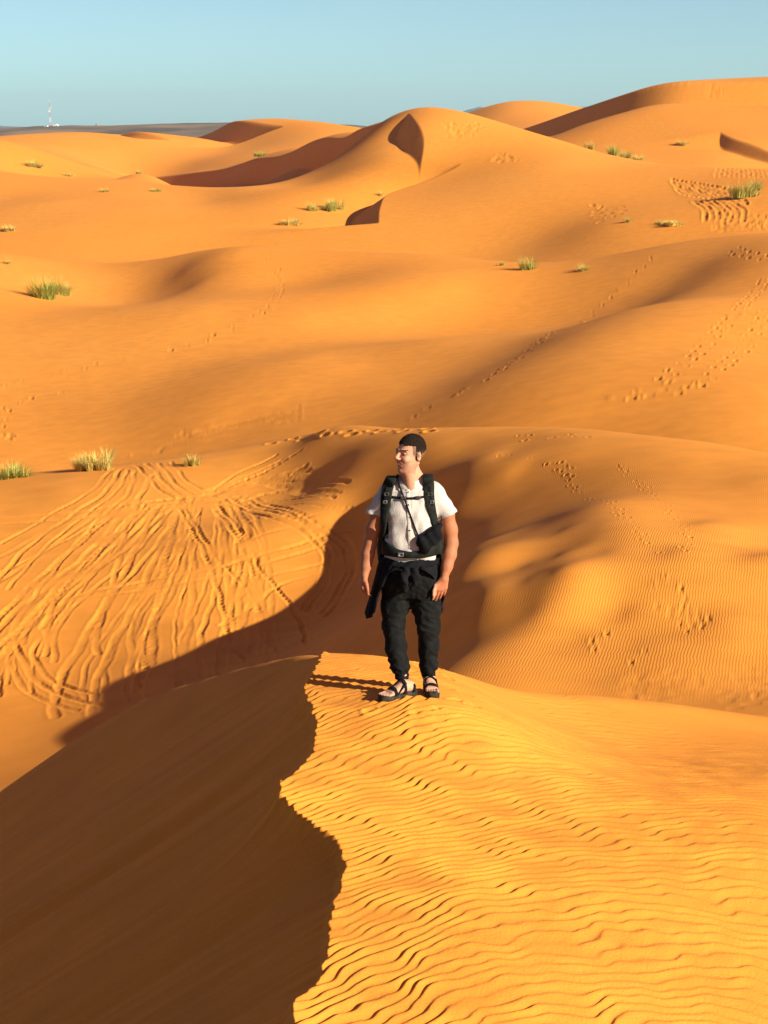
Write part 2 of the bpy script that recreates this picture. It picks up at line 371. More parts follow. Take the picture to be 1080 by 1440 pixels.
# -- the fan of tyre tracks in the bowl
R_ = random.Random(3)
for k in range(42):                                   # ruts fanning down from the saddle
    a = R_.uniform(0, 1)
    top = (150 + 190 * a + R_.uniform(-15, 15), 706 + R_.uniform(-12, 16) + (1 - a) * 8)
    bot = (-110 + 500 * a + R_.uniform(-30, 30), 850 + 120 * R_.random() - 20 * a)
    mid = (top[0] * .55 + bot[0] * .45 + 22 * (a - .25) + R_.uniform(-8, 8), top[1] * .55 + bot[1] * .45)
    low = (bot[0] - 24 * (1 - a) + 10 * a, bot[1] + 60)
    rut([top, mid, bot, low], R_.uniform(.045, .12), R_.uniform(.010, .026), rim=.005, pitted=R_.random() < .3)
for px, pit in [([(260,715),(300,780),(340,820),(365,860),(392,915)],1),([(252,715),(290,785),(312,850),(325,905),(350,930)],1),
           ([(305,710),(350,765),(365,800),(400,840),(425,880),(432,906)],1),([(298,712),(338,765),(356,810),(362,850),(378,905)],1),
           ([(315,703),(380,728),(435,757),(457,785),(450,820),(425,858)],0),([(322,700),(390,722),(445,753),(463,783),(457,822),(433,860)],1),
           ([(350,705),(425,733),(470,758),(490,785),(485,815),(455,862)],0),([(356,700),(432,728),(478,752),(497,785),(492,818),(462,866)],1),
           ([(20,890),(30,925),(60,965),(110,985),(170,997)],0),([(8,900),(18,945),(50,980),(110,1000)],0),([(55,900),(48,925),(75,958),(130,975)],0),
           ([(60,885),(85,850),(140,830),(220,815),(320,795),(460,752)],0),([(30,905),(50,870),(110,845),(210,828),(320,808),(465,762)],0),
           ([(0,729),(100,722),(200,714),(300,702),(400,692),(470,683)],0),([(0,738),(100,730),(200,722),(300,711),(400,702),(480,693)],0),
           ([(140,716),(220,705),(300,699),(420,684),(470,676)],1),([(120,728),(260,712),(380,706),(470,700)],0),
           ([(190,655),(220,685),(250,705),(262,716)],0),([(205,652),(236,684),(262,700)],0),([(240,650),(262,676),(300,698)],0),([(222,652),(250,683),(285,703)],0),
           ([(170,660),(150,690),(105,722),(40,770),(-20,840)],0),([(180,662),(165,690),(125,722),(70,765),(10,830)],0),([(155,662),(130,690),(75,722),(0,765)],0),
           ([(190,664),(180,695),(140,730),(95,780),(40,850)],0),([(215,668),(195,702),(175,750),(160,820),(130,900)],0),
           ([(330,845),(370,815),(420,800),(480,785)],0),([(310,880),(360,850),(400,820),(470,800)],0),([(280,700),(330,680),(380,660),(425,632)],1),
           ([(300,706),(350,685),(410,668),(450,662)],0),([(290,695),(340,672),(400,645)],0),([(320,712),(380,694),(440,682),(490,680)],0),
           ([(330,720),(400,712),(450,712),(495,716)],0),([(340,735),(400,727),(460,727),(500,735)],0),([(300,690),(330,668),(370,650),(390,640)],0),
           ([(350,760),(400,745),(450,742),(500,748)],0),([(330,800),(360,830),(380,880),(385,910)],0),([(365,800),(355,840),(340,880)],0)]:
    rut(px, R_.uniform(.07, .10), R_.uniform(.018, .030), rim=.007, pitted=bool(pit))
for k in range(14):                                   # close parallel ruts climbing to the crest
    a = k / 13; rut([(285 + 30 * a, 700 - 6 * a + 10 * math.sin(k * 2.1)), (350 + 25 * a, 676 + 6 * a), (430 + 40 * a + R_.uniform(-20, 10), 655 + 44 * a)], .11, R_.uniform(.018, .035), rim=.008)
# thin old tracks on the long slope
for k in range(5): rut([(190 + 8 * k, 640 - k), (260, 622 - 3 * k), (330, 606 - 4 * k), (420, 592 - 5 * k)], .2, .022, 66, 130, .014)
# -- footprints
N_ = (66, 170)
steps([(1076,392),(1040,436),(1020,455),(975,500),(930,538),(880,585),(845,603)], *N_, 0.8, .045, 1.1, .25)
steps([(1078,438),(1060,470),(1010,520),(970,560),(930,590),(893,603)], *N_, 0.8, .045, 1.05, .25)
steps([(1080,365),(1045,357),(1030,350)], *N_, 0.8, .07, 1.3, .4)
steps([(575,590),(640,556),(700,524),(755,484),(830,445),(880,400),(920,360)], *N_, 1.1, .035, 1.05, .16)
steps([(0,542),(70,530),(140,512),(200,500),(270,486),(320,465),(360,445),(388,420),(390,385),(370,362)], *N_, 1.25, .055, 1.3, .25)
steps([(0,600),(10,575),(50,560),(110,548)], *N_, 0.9, .05, 1.2, .2)
steps([(0,612),(30,620)], *N_, 0.6, .08, 1.8, .3)
steps([(388,622),(430,616),(480,610),(540,607),(620,606)], 40, 60, .6, .05, 1.3, .16)
M_ = (19.8, 56)
steps([(705,640),(745,645),(780,655),(800,672),(850,705),(880,730),(912,770),(930,810),(915,830),(880,865),(850,895),(815,935)], *M_, .34, .014, .42, .06, .15)
steps([(778,650),(795,664),(806,670)], *M_, .3, .018, .5, .12)
steps([(870,655),(900,680),(930,705),(958,740),(966,765),(955,790),(965,840),(960,870),(915,905),(885,940)], *M_, .34, .014, .42, .06, .15)
steps([(735,612),(755,619),(800,612),(830,618)], *M_, .4, .025, .6, .1, .15)
for k in range(24):
    u, v = 965 + R_.gauss(0, 18), 868 + R_.gauss(0, 12); x, y = ground_at(u, v, *M_); press(x, y, R_.random() * 3, .05, .03, .010, .003)
for k in range(150):                                  # trampled hollow at the right
    u, v = R_.uniform(880, 1100), 968 + R_.gauss(0, 11); x, y = ground_at(u, v, 17, 40); a = R_.random() * 3
    press(x, y, a, R_.uniform(.08, .2), R_.uniform(.05, .1), R_.uniform(.004, .010), .002)
# -- tracks on the flank of the big dune
for k in range(15): rut([(945 + 6 * k, 252 + 1.0 * k), (951 + 6.5 * k, 264 + k), (960 + 6.5 * k, 274 + k)], .28, .09, 150, 260, .05)
for k in range(7): rut([(975 + 9 * k, 283), (992 + 9 * k, 298), (990 + 9 * k, 312)], .3, .07, 150, 260, .05)
for k in range(16): rut([(1006 + 6 * k, 220 + R_.uniform(-2, 3)), (1010 + 6 * k, 232), (1006 + 7 * k, 250)], .3, .05, 150, 262, .02)
for k in range(90):
    u, v = R_.uniform(1000, 1090), R_.uniform(300, 326); x, y = ground_at(u, v, 150, 260); press(x, y, R_.random() * 3, R_.uniform(.25, .6), .22, .06, .03)
for cu, cv, su, sv, n in [(655,178,22,4,30),(600,152,14,2,10),(710,222,12,5,26),(645,186,14,4,16),(1000,130,10,4,14),(858,300,22,8,14)]:
    for k in range(n):
        x, y = ground_at(R_.gauss(cu, su / 1.6), R_.gauss(cv, sv / 1.6), 170, 420); press(x, y, R_.random() * 3, R_.uniform(.4, .9), R_.uniform(.2, .4), .09, .04)
# scuffs on the crest round the hiker
for k in range(22):
    u, v = R_.gauss(612, 30), R_.gauss(938, 9); x, y = ground_at(u, v, 11, 14.6); press(x, y, 1.2 + R_.gauss(0, .5), R_.uniform(.06, .13), R_.uniform(.03, .05), R_.uniform(.006, .014), .006)
for u, v in ((640, 985), (655, 976), (668, 992), (625, 1000), (590, 1004), (520, 1000)):
    x, y = ground_at(u, v, 10.5, 13); press(x, y, R_.random() * 3, .07, .04, .008, .005)
WORN = np.clip(.85 + .9 * noise(XG / 1.1, YG / 1.6, 41) + .5 * noise(XG / .35, YG / .5, 42), .12, 1.15)     # wind has half filled them in places
CUT *= WORN; RIM *= WORN
ZG = ZG - CUT + RIM * np.clip(1 - CUT * 30, 0, 1)
TG = ZG / YG

# ---------------------------------------------------------------- materials
def mat(name, build=None, color=None, rough=.8):
    m = bpy.data.materials.new(name); m.use_nodes = True; n = m.node_tree.nodes; l = m.node_tree.links
    b = n['Principled BSDF']; b.inputs['Roughness'].default_value = rough
    if color: b.inputs['Base Color'].default_value = (*color, 1)
    if build: build(n, l, b)
    return m
def N(n, t, **k):
    x = n.new(t)
    for a, v in k.items():
        if a[0] == '_': x.inputs[int(a[1:])].default_value = v
        else: setattr(x, a, v)
    return x
def sand_build(n, l, b):
    b.inputs['Specular IOR Level'].default_value = 0.15
    geo = N(n, 'ShaderNodeNewGeometry')
    # colour: broad drifts of redder and yellower sand, fine grain
    n1 = N(n, 'ShaderNodeTexNoise'); n1.inputs['Scale'].default_value = 0.035; n1.inputs['Detail'].default_value = 5
    n2 = N(n, 'ShaderNodeTexNoise'); n2.inputs['Scale'].default_value = 1.3; n2.inputs['Detail'].default_value = 6
    n3 = N(n, 'ShaderNodeTexNoise'); n3.inputs['Scale'].default_value = 140; n3.inputs['Detail'].default_value = 3
    for x in (n1, n2, n3): l.new(geo.outputs['Position'], x.inputs['Vector'])
    r1 = N(n, 'ShaderNodeValToRGB'); l.new(n1.outputs[0], r1.inputs[0])
    e = r1.color_ramp.elements; e[0].position = .3; e[0].color = (*SAND_A, 1); e[1].position = .7; e[1].color = (*SAND_B, 1)
    m1 = N(n, 'ShaderNodeMix', data_type='RGBA', blend_type='MULTIPLY'); m1.inputs[0].default_value = 1
    mr = N(n, 'ShaderNodeMapRange'); mr.inputs[1].default_value = .3; mr.inputs[2].default_value = .7; mr.inputs[3].default_value = .92; mr.inputs[4].default_value = 1.07
    l.new(n2.outputs[0], mr.inputs[0]); l.new(r1.outputs[0], m1.inputs[6]); l.new(mr.outputs[0], m1.inputs[7])
    m2 = N(n, 'ShaderNodeMix', data_type='RGBA', blend_type='MULTIPLY'); m2.inputs[0].default_value = 1
    mr2 = N(n, 'ShaderNodeMapRange'); mr2.inputs[1].default_value = .3; mr2.inputs[2].default_value = .7; mr2.inputs[3].default_value = .9; mr2.inputs[4].default_value = 1.1
    l.new(n3.outputs[0], mr2.inputs[0]); l.new(m1.outputs[2], m2.inputs[6]); l.new(mr2.outputs[0], m2.inputs[7])
    l.new(m2.outputs[2], b.inputs['Base Color'])
    # wind ripples on the middle dunes (vertex mask) and grain
    at = N(n, 'ShaderNodeAttribute', attribute_name='ripple')
    mp = N(n, 'ShaderNodeMapping'); mp.inputs['Rotation'].default_value = (0, 0, math.radians(12)); l.new(geo.outputs['Position'], mp.inputs[0])
    wv = N(n, 'ShaderNodeTexWave', wave_type='BANDS', bands_direction='X', wave_profile='SIN'); wv.inputs['Scale'].default_value = 8.0
    wv.inputs['Distortion'].default_value = 5; wv.inputs['Detail'].default_value = 2; wv.inputs['Detail Scale'].default_value = .35; wv.inputs['Detail Roughness'].default_value = .6
    l.new(mp.outputs[0], wv.inputs[0])
    mu = N(n, 'ShaderNodeMath', operation='MULTIPLY'); l.new(wv.outputs['Fac'], mu.inputs[0]); l.new(at.outputs['Fac'], mu.inputs[1])
    n4 = N(n, 'ShaderNodeTexNoise'); n4.inputs['Scale'].default_value = 60; n4.inputs['Detail'].default_value = 4; l.new(geo.outputs['Position'], n4.inputs['Vector'])
    b1 = N(n, 'ShaderNodeBump'); b1.inputs['Distance'].default_value = .0058; b1.inputs['Strength'].default_value = 1; l.new(mu.outputs[0], b1.inputs['Height'])
    b2 = N(n, 'ShaderNodeBump'); b2.inputs['Distance'].default_value = .0035; b2.inputs['Strength'].default_value = .8; l.new(n4.outputs[0], b2.inputs['Height']); l.new(b1.outputs[0], b2.inputs['Normal'])
    l.new(b2.outputs[0], b.inputs['Normal'])
SAND_A, SAND_B = (0.66, 0.240, 0.027), (0.66, 0.259, 0.037)
SAND = mat('sand', sand_build, rough=.95)

def grid_mesh(name, X, Y, Z, m, kind, attr=None):
    ns, nq = X.shape
    co = np.empty((ns * nq, 3), np.float32); co[:, 0] = X.ravel(); co[:, 1] = Y.ravel(); co[:, 2] = Z.ravel()
    idx = np.arange(ns * nq, dtype=np.int32).reshape(ns, nq)
    f = np.stack([idx[:-1, :-1], idx[1:, :-1], idx[1:, 1:], idx[:-1, 1:]], -1).reshape(-1, 4)
    me = bpy.data.meshes.new(name); me.vertices.add(len(co)); me.vertices.foreach_set('co', co.ravel())
    me.loops.add(f.size); me.loops.foreach_set('vertex_index', f.ravel())
    me.polygons.add(len(f)); me.polygons.foreach_set('loop_start', np.arange(0, f.size, 4, dtype=np.int32))
    me.polygons.foreach_set('use_smooth', np.ones(len(f), bool))
    if attr is not None:
        a = me.attributes.new('ripple', 'FLOAT', 'POINT'); a.data.foreach_set('value', attr.astype(np.float32).ravel())
    me.update(calc_edges=True); me.materials.append(m)
    ob = bpy.data.objects.new(name, me); COL.objects.link(ob)
    if kind: ob['kind'] = kind
    return ob
# ripple mask: strongest on the right flank of the middle dune, weak on the long slope
UG = 540 + SG * F * 0.985
RP = 0.5 * sstep(19, 22, YG) * (1 - sstep(58, 66, YG)) * (0.25 + 0.75 * sstep(560, 680, UG)) * sstep(430, 560, UG)
RP = RP * (0.7 + 0.5 * noise(XG / 5, YG / 6, 31)) + 0.12 * sstep(66, 70, YG) * (1 - sstep(90, 120, YG))
RP = np.where(FGM, 0, np.clip(RP, 0, 1.2)) * (1 - np.clip(CUT * 25, 0, 1))
ground = grid_mesh('ground', XG, YG, ZG, SAND, 'structure', RP)

# ================================================================ the hiker
class Field:
    def __init__(s, lo, hi, h):
        s.h = h; s.lo = np.array(lo, float)
        s.ax = [np.arange(lo[i], hi[i] + h, h).astype(np.float32) for i in range(3)]
        s.D = np.full([len(a) for a in s.ax], 1.0, np.float32)
    def add(s, prim, k=0.0, op='u'):
        fn, lo, hi = prim; m = k + 3 * s.h; sl = []
        for i in range(3):
            a, b = np.searchsorted(s.ax[i], [lo[i] - m, hi[i] + m]); sl.append(slice(a, b))
            if b <= a: return s
        x = s.ax[0][sl[0]][:, None, None]; y = s.ax[1][sl[1]][None, :, None]; z = s.ax[2][sl[2]][None, None, :]
        d = fn(x, y, z); sl = tuple(sl); e = s.D[sl]
        if op == 'u':
            r = np.minimum(e, d)
            if k > 0: r = r - (np.maximum(k - np.abs(e - d), 0) ** 2) / (4 * k)
        else:
            r = np.maximum(e, -d)
            if k > 0: r = r + (np.maximum(k - np.abs(e + d), 0) ** 2) / (4 * k)
        s.D[sl] = r; return s
    def mod(s, fn):
        x = s.ax[0][:, None, None]; y = s.ax[1][None, :, None]; z = s.ax[2][None, None, :]
        s.D = fn(s.D, x, y, z).astype(np.float32); return s
    def mesh(s):
        D = s.D; S = D < 0; h = s.h
        n = np.array(D.shape)
        c = [S[i:n[0] - 1 + i, j:n[1] - 1 + j, k:n[2] - 1 + k] for i in (0, 1) for j in (0, 1) for k in (0, 1)]
        cnt = sum(q.astype(np.int8) for q in c); act = (cnt > 0) & (cnt < 8)
        I = np.argwhere(act); vid = np.full(act.shape, -1, np.int64); vid[act] = np.arange(len(I))
        acc = np.zeros((len(I), 3)); num = np.zeros(len(I))
        cor = [(i, j, k) for i in (0, 1) for j in (0, 1) for k in (0, 1)]
        for a in cor:
            for ax_ in range(3):
                if a[ax_]: continue
                b = list(a); b[ax_] = 1
                da = D[I[:, 0] + a[0], I[:, 1] + a[1], I[:, 2] + a[2]]; db = D[I[:, 0] + b[0], I[:, 1] + b[1], I[:, 2] + b[2]]
                m = (da < 0) != (db < 0); t = np.where(m, da / np.where(m, da - db, 1), 0)
                p = np.array(a, float)[None, :].repeat(len(I), 0); p[:, ax_] = t
                acc += p * m[:, None]; num += m
        V = s.lo + (I + acc / num[:, None]) * h
        F_ = []
        for ax_ in range(3):
            o1, o2 = (ax_ + 1) % 3, (ax_ + 2) % 3
            sl0 = [slice(1, -1)] * 3; sl0[ax_] = slice(0, -1); sl1 = list(sl0); sl1[ax_] = slice(1, None)
            a = S[tuple(sl0)]; b = S[tuple(sl1)]
            for flag in (True, False):
                E = np.argwhere((a != b) & (a == flag)); 
                if not len(E): continue
                E = E + np.array([0 if i == ax_ else 1 for i in range(3)])
                q = []
                for d1, d2 in ((-1, -1), (0, -1), (0, 0), (-1, 0)):
                    G = E.copy(); G[:, o1] += d1; G[:, o2] += d2; q.append(vid[G[:, 0], G[:, 1], G[:, 2]])
                q = np.stack(q, 1); 
                if not flag: q = q[:, ::-1]
                F_.append(q)
        return V, np.concatenate(F_)
def V3(p): return np.array(p, float)
def cone(a, b, ra, rb):
    a, b = V3(a), V3(b); e = b - a; L2 = max((e ** 2).sum(), 1e-9); R = max(ra, rb)
    def fn(x, y, z):
        h = np.clip(((x - a[0]) * e[0] + (y - a[1]) * e[1] + (z - a[2]) * e[2]) / L2, 0, 1)
        return np.sqrt((x - a[0] - h * e[0]) ** 2 + (y - a[1] - h * e[1]) ** 2 + (z - a[2] - h * e[2]) ** 2) - (ra + (rb - ra) * h)
    return fn, np.minimum(a, b) - R, np.maximum(a, b) + R
def ell(c, r, A=None):
    """ellipsoid with radii r along the rows of A"""
    c = V3(c); r = V3(r); A = np.eye(3) if A is None else np.array(A); R = r.max()
    def fn(x, y, z):
        dx, dy, dz = x - c[0], y - c[1], z - c[2]
        q = [(A[i][0] * dx + A[i][1] * dy + A[i][2] * dz) for i in range(3)]
        k0 = np.sqrt(sum((q[i] / r[i]) ** 2 for i in range(3))); k1 = np.sqrt(sum((q[i] / r[i] ** 2) ** 2 for i in range(3))) + 1e-6
        return k0 * (k0 - 1) / k1
    return fn, c - R, c + R
def box(c, r, A=None, rd=0.01):
    c = V3(c); r = V3(r); A = np.eye(3) if A is None else np.array(A); R = np.sqrt((r ** 2).sum())
    def fn(x, y, z):
        dx, dy, dz = x - c[0], y - c[1], z - c[2]
        q = [np.abs(A[i][0] * dx + A[i][1] * dy + A[i][2] * dz) - r[i] + rd for i in range(3)]
        return np.sqrt(sum(np.maximum(i, 0) ** 2 for i in q)) + np.minimum(np.maximum(np.maximum(q[0], q[1]), q[2]), 0) - rd
    return fn, c - R, c + R
def loft(st, p=2.3):
    """stations (z, cx, cy, wx, wy) from low to high"""
    st = np.array(sorted(st)); z0, z1 = st[0, 0], st[-1, 0]
    def fn(x, y, z):
        zz = np.clip(z, z0, z1); cx, cy, wx, wy = [np.interp(zz, st[:, 0], st[:, i]) for i in (1, 2, 3, 4)]
        r = (np.abs((x - cx) / wx) ** p + np.abs((y - cy) / wy) ** p) ** (1 / p)
        d = (r - 1) * np.minimum(wx, wy); e = np.maximum(z0 - z, z - z1)
        return np.where(e > 0, np.sqrt(np.maximum(d, 0) ** 2 + e ** 2) + np.minimum(np.maximum(d, 0) * 0 + 0, 0), np.maximum(d, e))
    R = st[:, 3].max() + .02; Ry = st[:, 4].max() + .02
    return fn, V3((st[:, 1].min() - R, st[:, 2].min() - Ry, z0)), V3((st[:, 1].max() + R, st[:, 2].max() + Ry, z1))

Y0 = 11.8
_fx, _fy = ray(583, 972)[0] * Y0, Y0
ORG = np.array([_fx, _fy, height(_fx, _fy)])
def P(u, v, dy=0.0):
    s, t = ray(u, v); Y = Y0 + dy; return np.array([s * Y, Y, t * Y]) - ORG
def LZ(v, ul, ur, wy, cy=0.0):
    a, b = P(ul, v), P(ur, v); return (a[2], (a[0] + b[0]) / 2, cy, (b[0] - a[0]) / 2, wy)

def empty(name, loc, label, cat, group=None):
    o_ = bpy.data.objects.new(name, None); COL.objects.link(o_); o_.location = loc; o_.empty_display_size = .2
    o_['label'] = label; o_['category'] = cat
    if group: o_['group'] = group
    return o_
def mesh_obj(name, V, F_, m, parent=None, cols=None, smooth_it=0):
    me = bpy.data.meshes.new(name)
    if isinstance(F_, np.ndarray) and F_.ndim == 2 and F_.shape[1] == 4:
        V = np.asarray(V, np.float32); F_ = F_.astype(np.int32)
        me.vertices.add(len(V)); me.vertices.foreach_set('co', V.ravel()); me.loops.add(F_.size); me.loops.foreach_set('vertex_index', F_.ravel())
        me.polygons.add(len(F_)); me.polygons.foreach_set('loop_start', np.arange(0, F_.size, 4, dtype=np.int32))
    else: me.from_pydata([tuple(map(float, p)) for p in V], [], [tuple(map(int, f)) for f in F_])
    me.polygons.foreach_set('use_smooth', np.ones(len(me.polygons), bool)); me.update(calc_edges=True)
    if cols is not None:
        a = me.color_attributes.new('col', 'FLOAT_COLOR', 'POINT'); c4 = np.ones((len(V), 4), np.float32); c4[:, :3] = cols; a.data.foreach_set('color', c4.ravel())
    me.materials.append(m); ob = bpy.data.objects.new(name, me); COL.objects.link(ob)
    if parent: ob.parent = parent
    if smooth_it:
        md = ob.modifiers.new('smooth', 'SMOOTH'); md.factor = 0.5; md.iterations = smooth_it
    return ob
def ribbon(name, pts, widths, th, m, parent, nrm=None, round_=True):
    """flat strap through pts; nrm: outward direction (or list) of its face"""
    pts = [V3(p) for p in pts]; n = len(pts); C = []; W = []; NN = []
    nl = nrm if isinstance(nrm, list) else [nrm or (0, -1, 0)] * n
    for k in range(n - 1):
        a, b, c, d = pts[max(k - 1, 0)], pts[k], pts[k + 1], pts[min(k + 2, n - 1)]
        for f in np.arange(8) / 8:
            C.append(0.5 * (2 * b + (c - a) * f + (2 * a - 5 * b + 4 * c - d) * f * f + (-a + 3 * b - 3 * c + d) * f ** 3))
            W.append(widths[k] * (1 - f) + widths[k + 1] * f); NN.append(V3(nl[k]) * (1 - f) + V3(nl[k + 1]) * f)
    C.append(pts[-1]); W.append(widths[-1]); NN.append(V3(nl[-1])); C = np.array(C); T = np.gradient(C, axis=0)
    V = []; F_ = []; prof = [(-.5, -.5), (-.5, .2), (-.42, .5), (.42, .5), (.5, .2), (.5, -.5)]
    for i in range(len(C)):
        t = T[i] / np.linalg.norm(T[i]); nn = NN[i] - t * np.dot(NN[i], t); nn /= np.linalg.norm(nn); sd_ = np.cross(t, nn)
        for a, b in prof: V.append(C[i] + sd_ * a * W[i] + nn * b * th)
    q = len(prof)
    for i in range(len(C) - 1):
        for j in range(q): F_.append((i * q + j, i * q + (j + 1) % q, (i + 1) * q + (j + 1) % q, (i + 1) * q + j))
    F_.append(tuple(range(q))[::-1]); F_.append(tuple((len(C) - 1) * q + j for j in range(q)))
    return mesh_obj(name, V, F_, m, parent)

# ---- materials
def skin_build(n, l, b):
    at = N(n, 'ShaderNodeAttribute', attribute_name='col'); l.new(at.outputs['Color'], b.inputs['Base Color'])
    b.inputs['Roughness'].default_value = .62; b.inputs['Specular IOR Level'].default_value = .2
    tc = N(n, 'ShaderNodeTexCoord'); z_ = N(n, 'ShaderNodeTexNoise'); z_.inputs['Scale'].default_value = 260; z_.inputs['Detail'].default_value = 3; l.new(tc.outputs['Object'], z_.inputs['Vector'])
    u = N(n, 'ShaderNodeBump'); u.inputs['Distance'].default_value = .0012; u.inputs['Strength'].default_value = .6; l.new(z_.outputs[0], u.inputs['Height']); l.new(u.outputs[0], b.inputs['Normal'])
    b.inputs['Subsurface Weight'].default_value = .08; b.inputs['Subsurface Radius'].default_value = (.01, .004, .002); b.inputs['Subsurface Scale'].default_value = .5
def cloth_build(col, col2, sc, dist, fine, rough=.9):
    def f(n, l, b):
        tc = N(n, 'ShaderNodeTexCoord'); b.inputs['Roughness'].default_value = rough; b.inputs['Specular IOR Level'].default_value = .1
        a = N(n, 'ShaderNodeTexNoise'); a.inputs['Scale'].default_value = sc; a.inputs['Detail'].default_value = 5; l.new(tc.outputs['Object'], a.inputs['Vector'])
        r = N(n, 'ShaderNodeValToRGB'); r.color_ramp.elements[0].color = (*col, 1); r.color_ramp.elements[1].color = (*col2, 1)
        r.color_ramp.elements[0].position = .35; r.color_ramp.elements[1].position = .65; l.new(a.outputs[0], r.inputs[0]); l.new(r.outputs[0], b.inputs['Base Color'])
        c = N(n, 'ShaderNodeTexNoise'); c.inputs['Scale'].default_value = fine; c.inputs['Detail'].default_value = 3; l.new(tc.outputs['Object'], c.inputs['Vector'])
        u = N(n, 'ShaderNodeBump'); u.inputs['Distance'].default_value = dist; u.inputs['Strength'].default_value = .7; l.new(c.outputs[0], u.inputs['Height']); l.new(u.outputs[0], b.inputs['Normal'])
    return f
M_skin = mat('skin', skin_build)
M_shirt = mat('cotton_shirt', cloth_build((.40, .37, .335), (.45, .415, .375), 30, .005, 110))
M_black = mat('black_cloth', cloth_build((.0045, .005, .005), (.009, .0095, .009), 18, .004, 90))
M_jacket = mat('jacket_cloth', cloth_build((.0035, .004, .005), (.007, .0075, .009), 14, .004, 60))
M_pack = mat('pack_nylon', cloth_build((.005, .006, .005), (.012, .014, .011), 22, .003, 200, .7))
M_strap = mat('webbing', cloth_build((.004, .004, .004), (.008, .008, .008), 60, .002, 400, .8))
M_sole = mat('rubber_sole', cloth_build((.014, .014, .012), (.05, .042, .028), 40, .003, 150, .9))
M_hair = mat('hair', cloth_build((.004, .0025, .002), (.026, .015, .009), 190, .012, 420, .75))
M_metal = mat('buckle_grey', color=(.13, .135, .14), rough=.35); M_metal.node_tree.nodes['Principled BSDF'].inputs['Metallic'].default_value = .6
M_btn = mat('dark_button', color=(.03, .025, .02), rough=.4)

# ---- head frame: turned towards the left of the picture
yaw = math.radians(51); pit = math.radians(2)
ef = np.array([-math.sin(yaw), -math.cos(yaw), 0.0]); es = np.array([math.cos(yaw), -math.sin(yaw), 0.0]); eu = np.array([0, 0, 1.0])
roll = math.radians(-3)
ef2 = ef * math.cos(pit) + eu * math.sin(pit); eu2 = np.cross(es, ef2); eu2 = eu2 if eu2[2] > 0 else -eu2; ef = ef2; eu = eu2
HA = np.array([ef, es, eu])
HC = P(577, 637.5, -.02)
def H(a, b, c): return HC + ef * a + es * b + eu * c
def hell(c, r): return ell(H(*c), r, HA)
def hcone(a, b, ra, rb): return cone(H(*a), H(*b), ra, rb)

# ---- the body, one continuous skin
def hand(Fd, wrist, knuck, across, tips_dir, palm_n, scale, curl, thumb, spread=0.2):
    """wrist, knuckle centre; across: unit vector index -> little finger; curl bends towards palm_n"""
    ax_ = V3(knuck) - V3(wrist); L_ = np.linalg.norm(ax_); d = ax_ / L_
    for k, off in enumerate((-.030, -.010, .010, .029)):
        a = V3(wrist) + V3(across) * off * .65 * scale; b = V3(knuck) + V3(across) * off * scale - d * (.006 if k in (0, 3) else 0)
        Fd.add(cone(a, b, .0150 * scale, .0125 * scale), .012)
    for k, (off, ln) in enumerate(((-.032, .072), (-.0105, .080), (.0110, .076), (.031, .060))):
        b = V3(knuck) + V3(across) * off * scale - d * (.006 if k in (0, 3) else 0)
        dd = V3(tips_dir) + V3(across) * off * spread * 10; dd /= np.linalg.norm(dd)
        ln *= scale; c = curl[k]
        p1 = b + (dd * math.cos(c * .4) + V3(palm_n) * math.sin(c * .4)) * ln * .42
        p2 = p1 + (dd * math.cos(c) + V3(palm_n) * math.sin(c)) * ln * .33
        p3 = p2 + (dd * math.cos(c * 1.6) + V3(palm_n) * math.sin(c * 1.6)) * ln * .25
        Fd.add(cone(b, p1, .0098 * scale, .0090 * scale), .004); Fd.add(cone(p1, p2, .0090 * scale, .0082 * scale), .002); Fd.add(cone(p2, p3, .0082 * scale, .0068 * scale), .002)
    t0, t1, t2, t3 = [V3(q) for q in thumb]
    Fd.add(cone(t0, t1, .0165 * scale, .0135 * scale), .012); Fd.add(cone(t1, t2, .0120 * scale, .0105 * scale), .004); Fd.add(cone(t2, t3, .0105 * scale, .0085 * scale), .002)
lo = P(498, 1000, 0); hi = P(655, 606, 0)
B = Field((lo[0], -.42, -.12), (hi[0], .22, hi[2] + .03), .0042)
# hidden trunk
B.add(loft([LZ(690, 546, 610, .07, .01), LZ(720, 548, 607, .095), LZ(760, 551, 604, .10), LZ(800, 548, 605, .10)]))
B.add(cone(P(577, 690, .02), P(577, 655, .01), .066, .055), .03)
B.add(cone(P(578, 684, -.03), P(573, 655, -.05), .045, .045), .03)
# neck tendons and trapezius
B.add(cone(P(556, 687, .02), P(574, 668, .03), .035, .045), .04); B.add(cone(P(603, 685, .02), P(582, 668, .03), .035, .045), .04)
# skull and face
B.add(hell((-.014, 0, .030), (.097, .075, .091)), .02)
B.add(hell((.034, 0, -.036), (.060, .057, .082)), .03)
for q in (-1, 1):
    B.add(hcone((-.012, .050 * q, -.055), (.058, .020 * q, -.106), .020, .018), .022)
    B.add(hell((.064, .036 * q, -.030), (.026, .024, .022)), .02)
    B.add(hell((.086, .037 * q, .006), (.018, .019, .014)), .010, 's')
    B.add(hell((.077, .034 * q, .004), (.0125, .0135, .0105)), .003)
    B.add(hell((.106, .0125 * q, -.027), (.011, .009, .008)), .006)
    B.add(hcone((.088, .012 * q, .024), (.074, .050 * q, .024), .010, .007), .010)
    B.add(ell(H(-.010, .076 * q, -.012), (.018, .008, .031), HA), .006)
    B.add(ell(H(-.006, .083 * q, -.010), (.009, .006, .017), HA), .004, 's')
B.add(hell((.072, 0, -.108), (.022, .022, .017)), .015)
B.add(hcone((.088, 0, .016), (.116, 0, -.020), .009, .0125), .010)
B.add(hcone((.088, -.018, -.053), (.088, .018, -.053), .0085, .0085), .008)
B.add(hcone((.084, -.014, -.074), (.084, .014, -.074), .0085, .0085), .008)
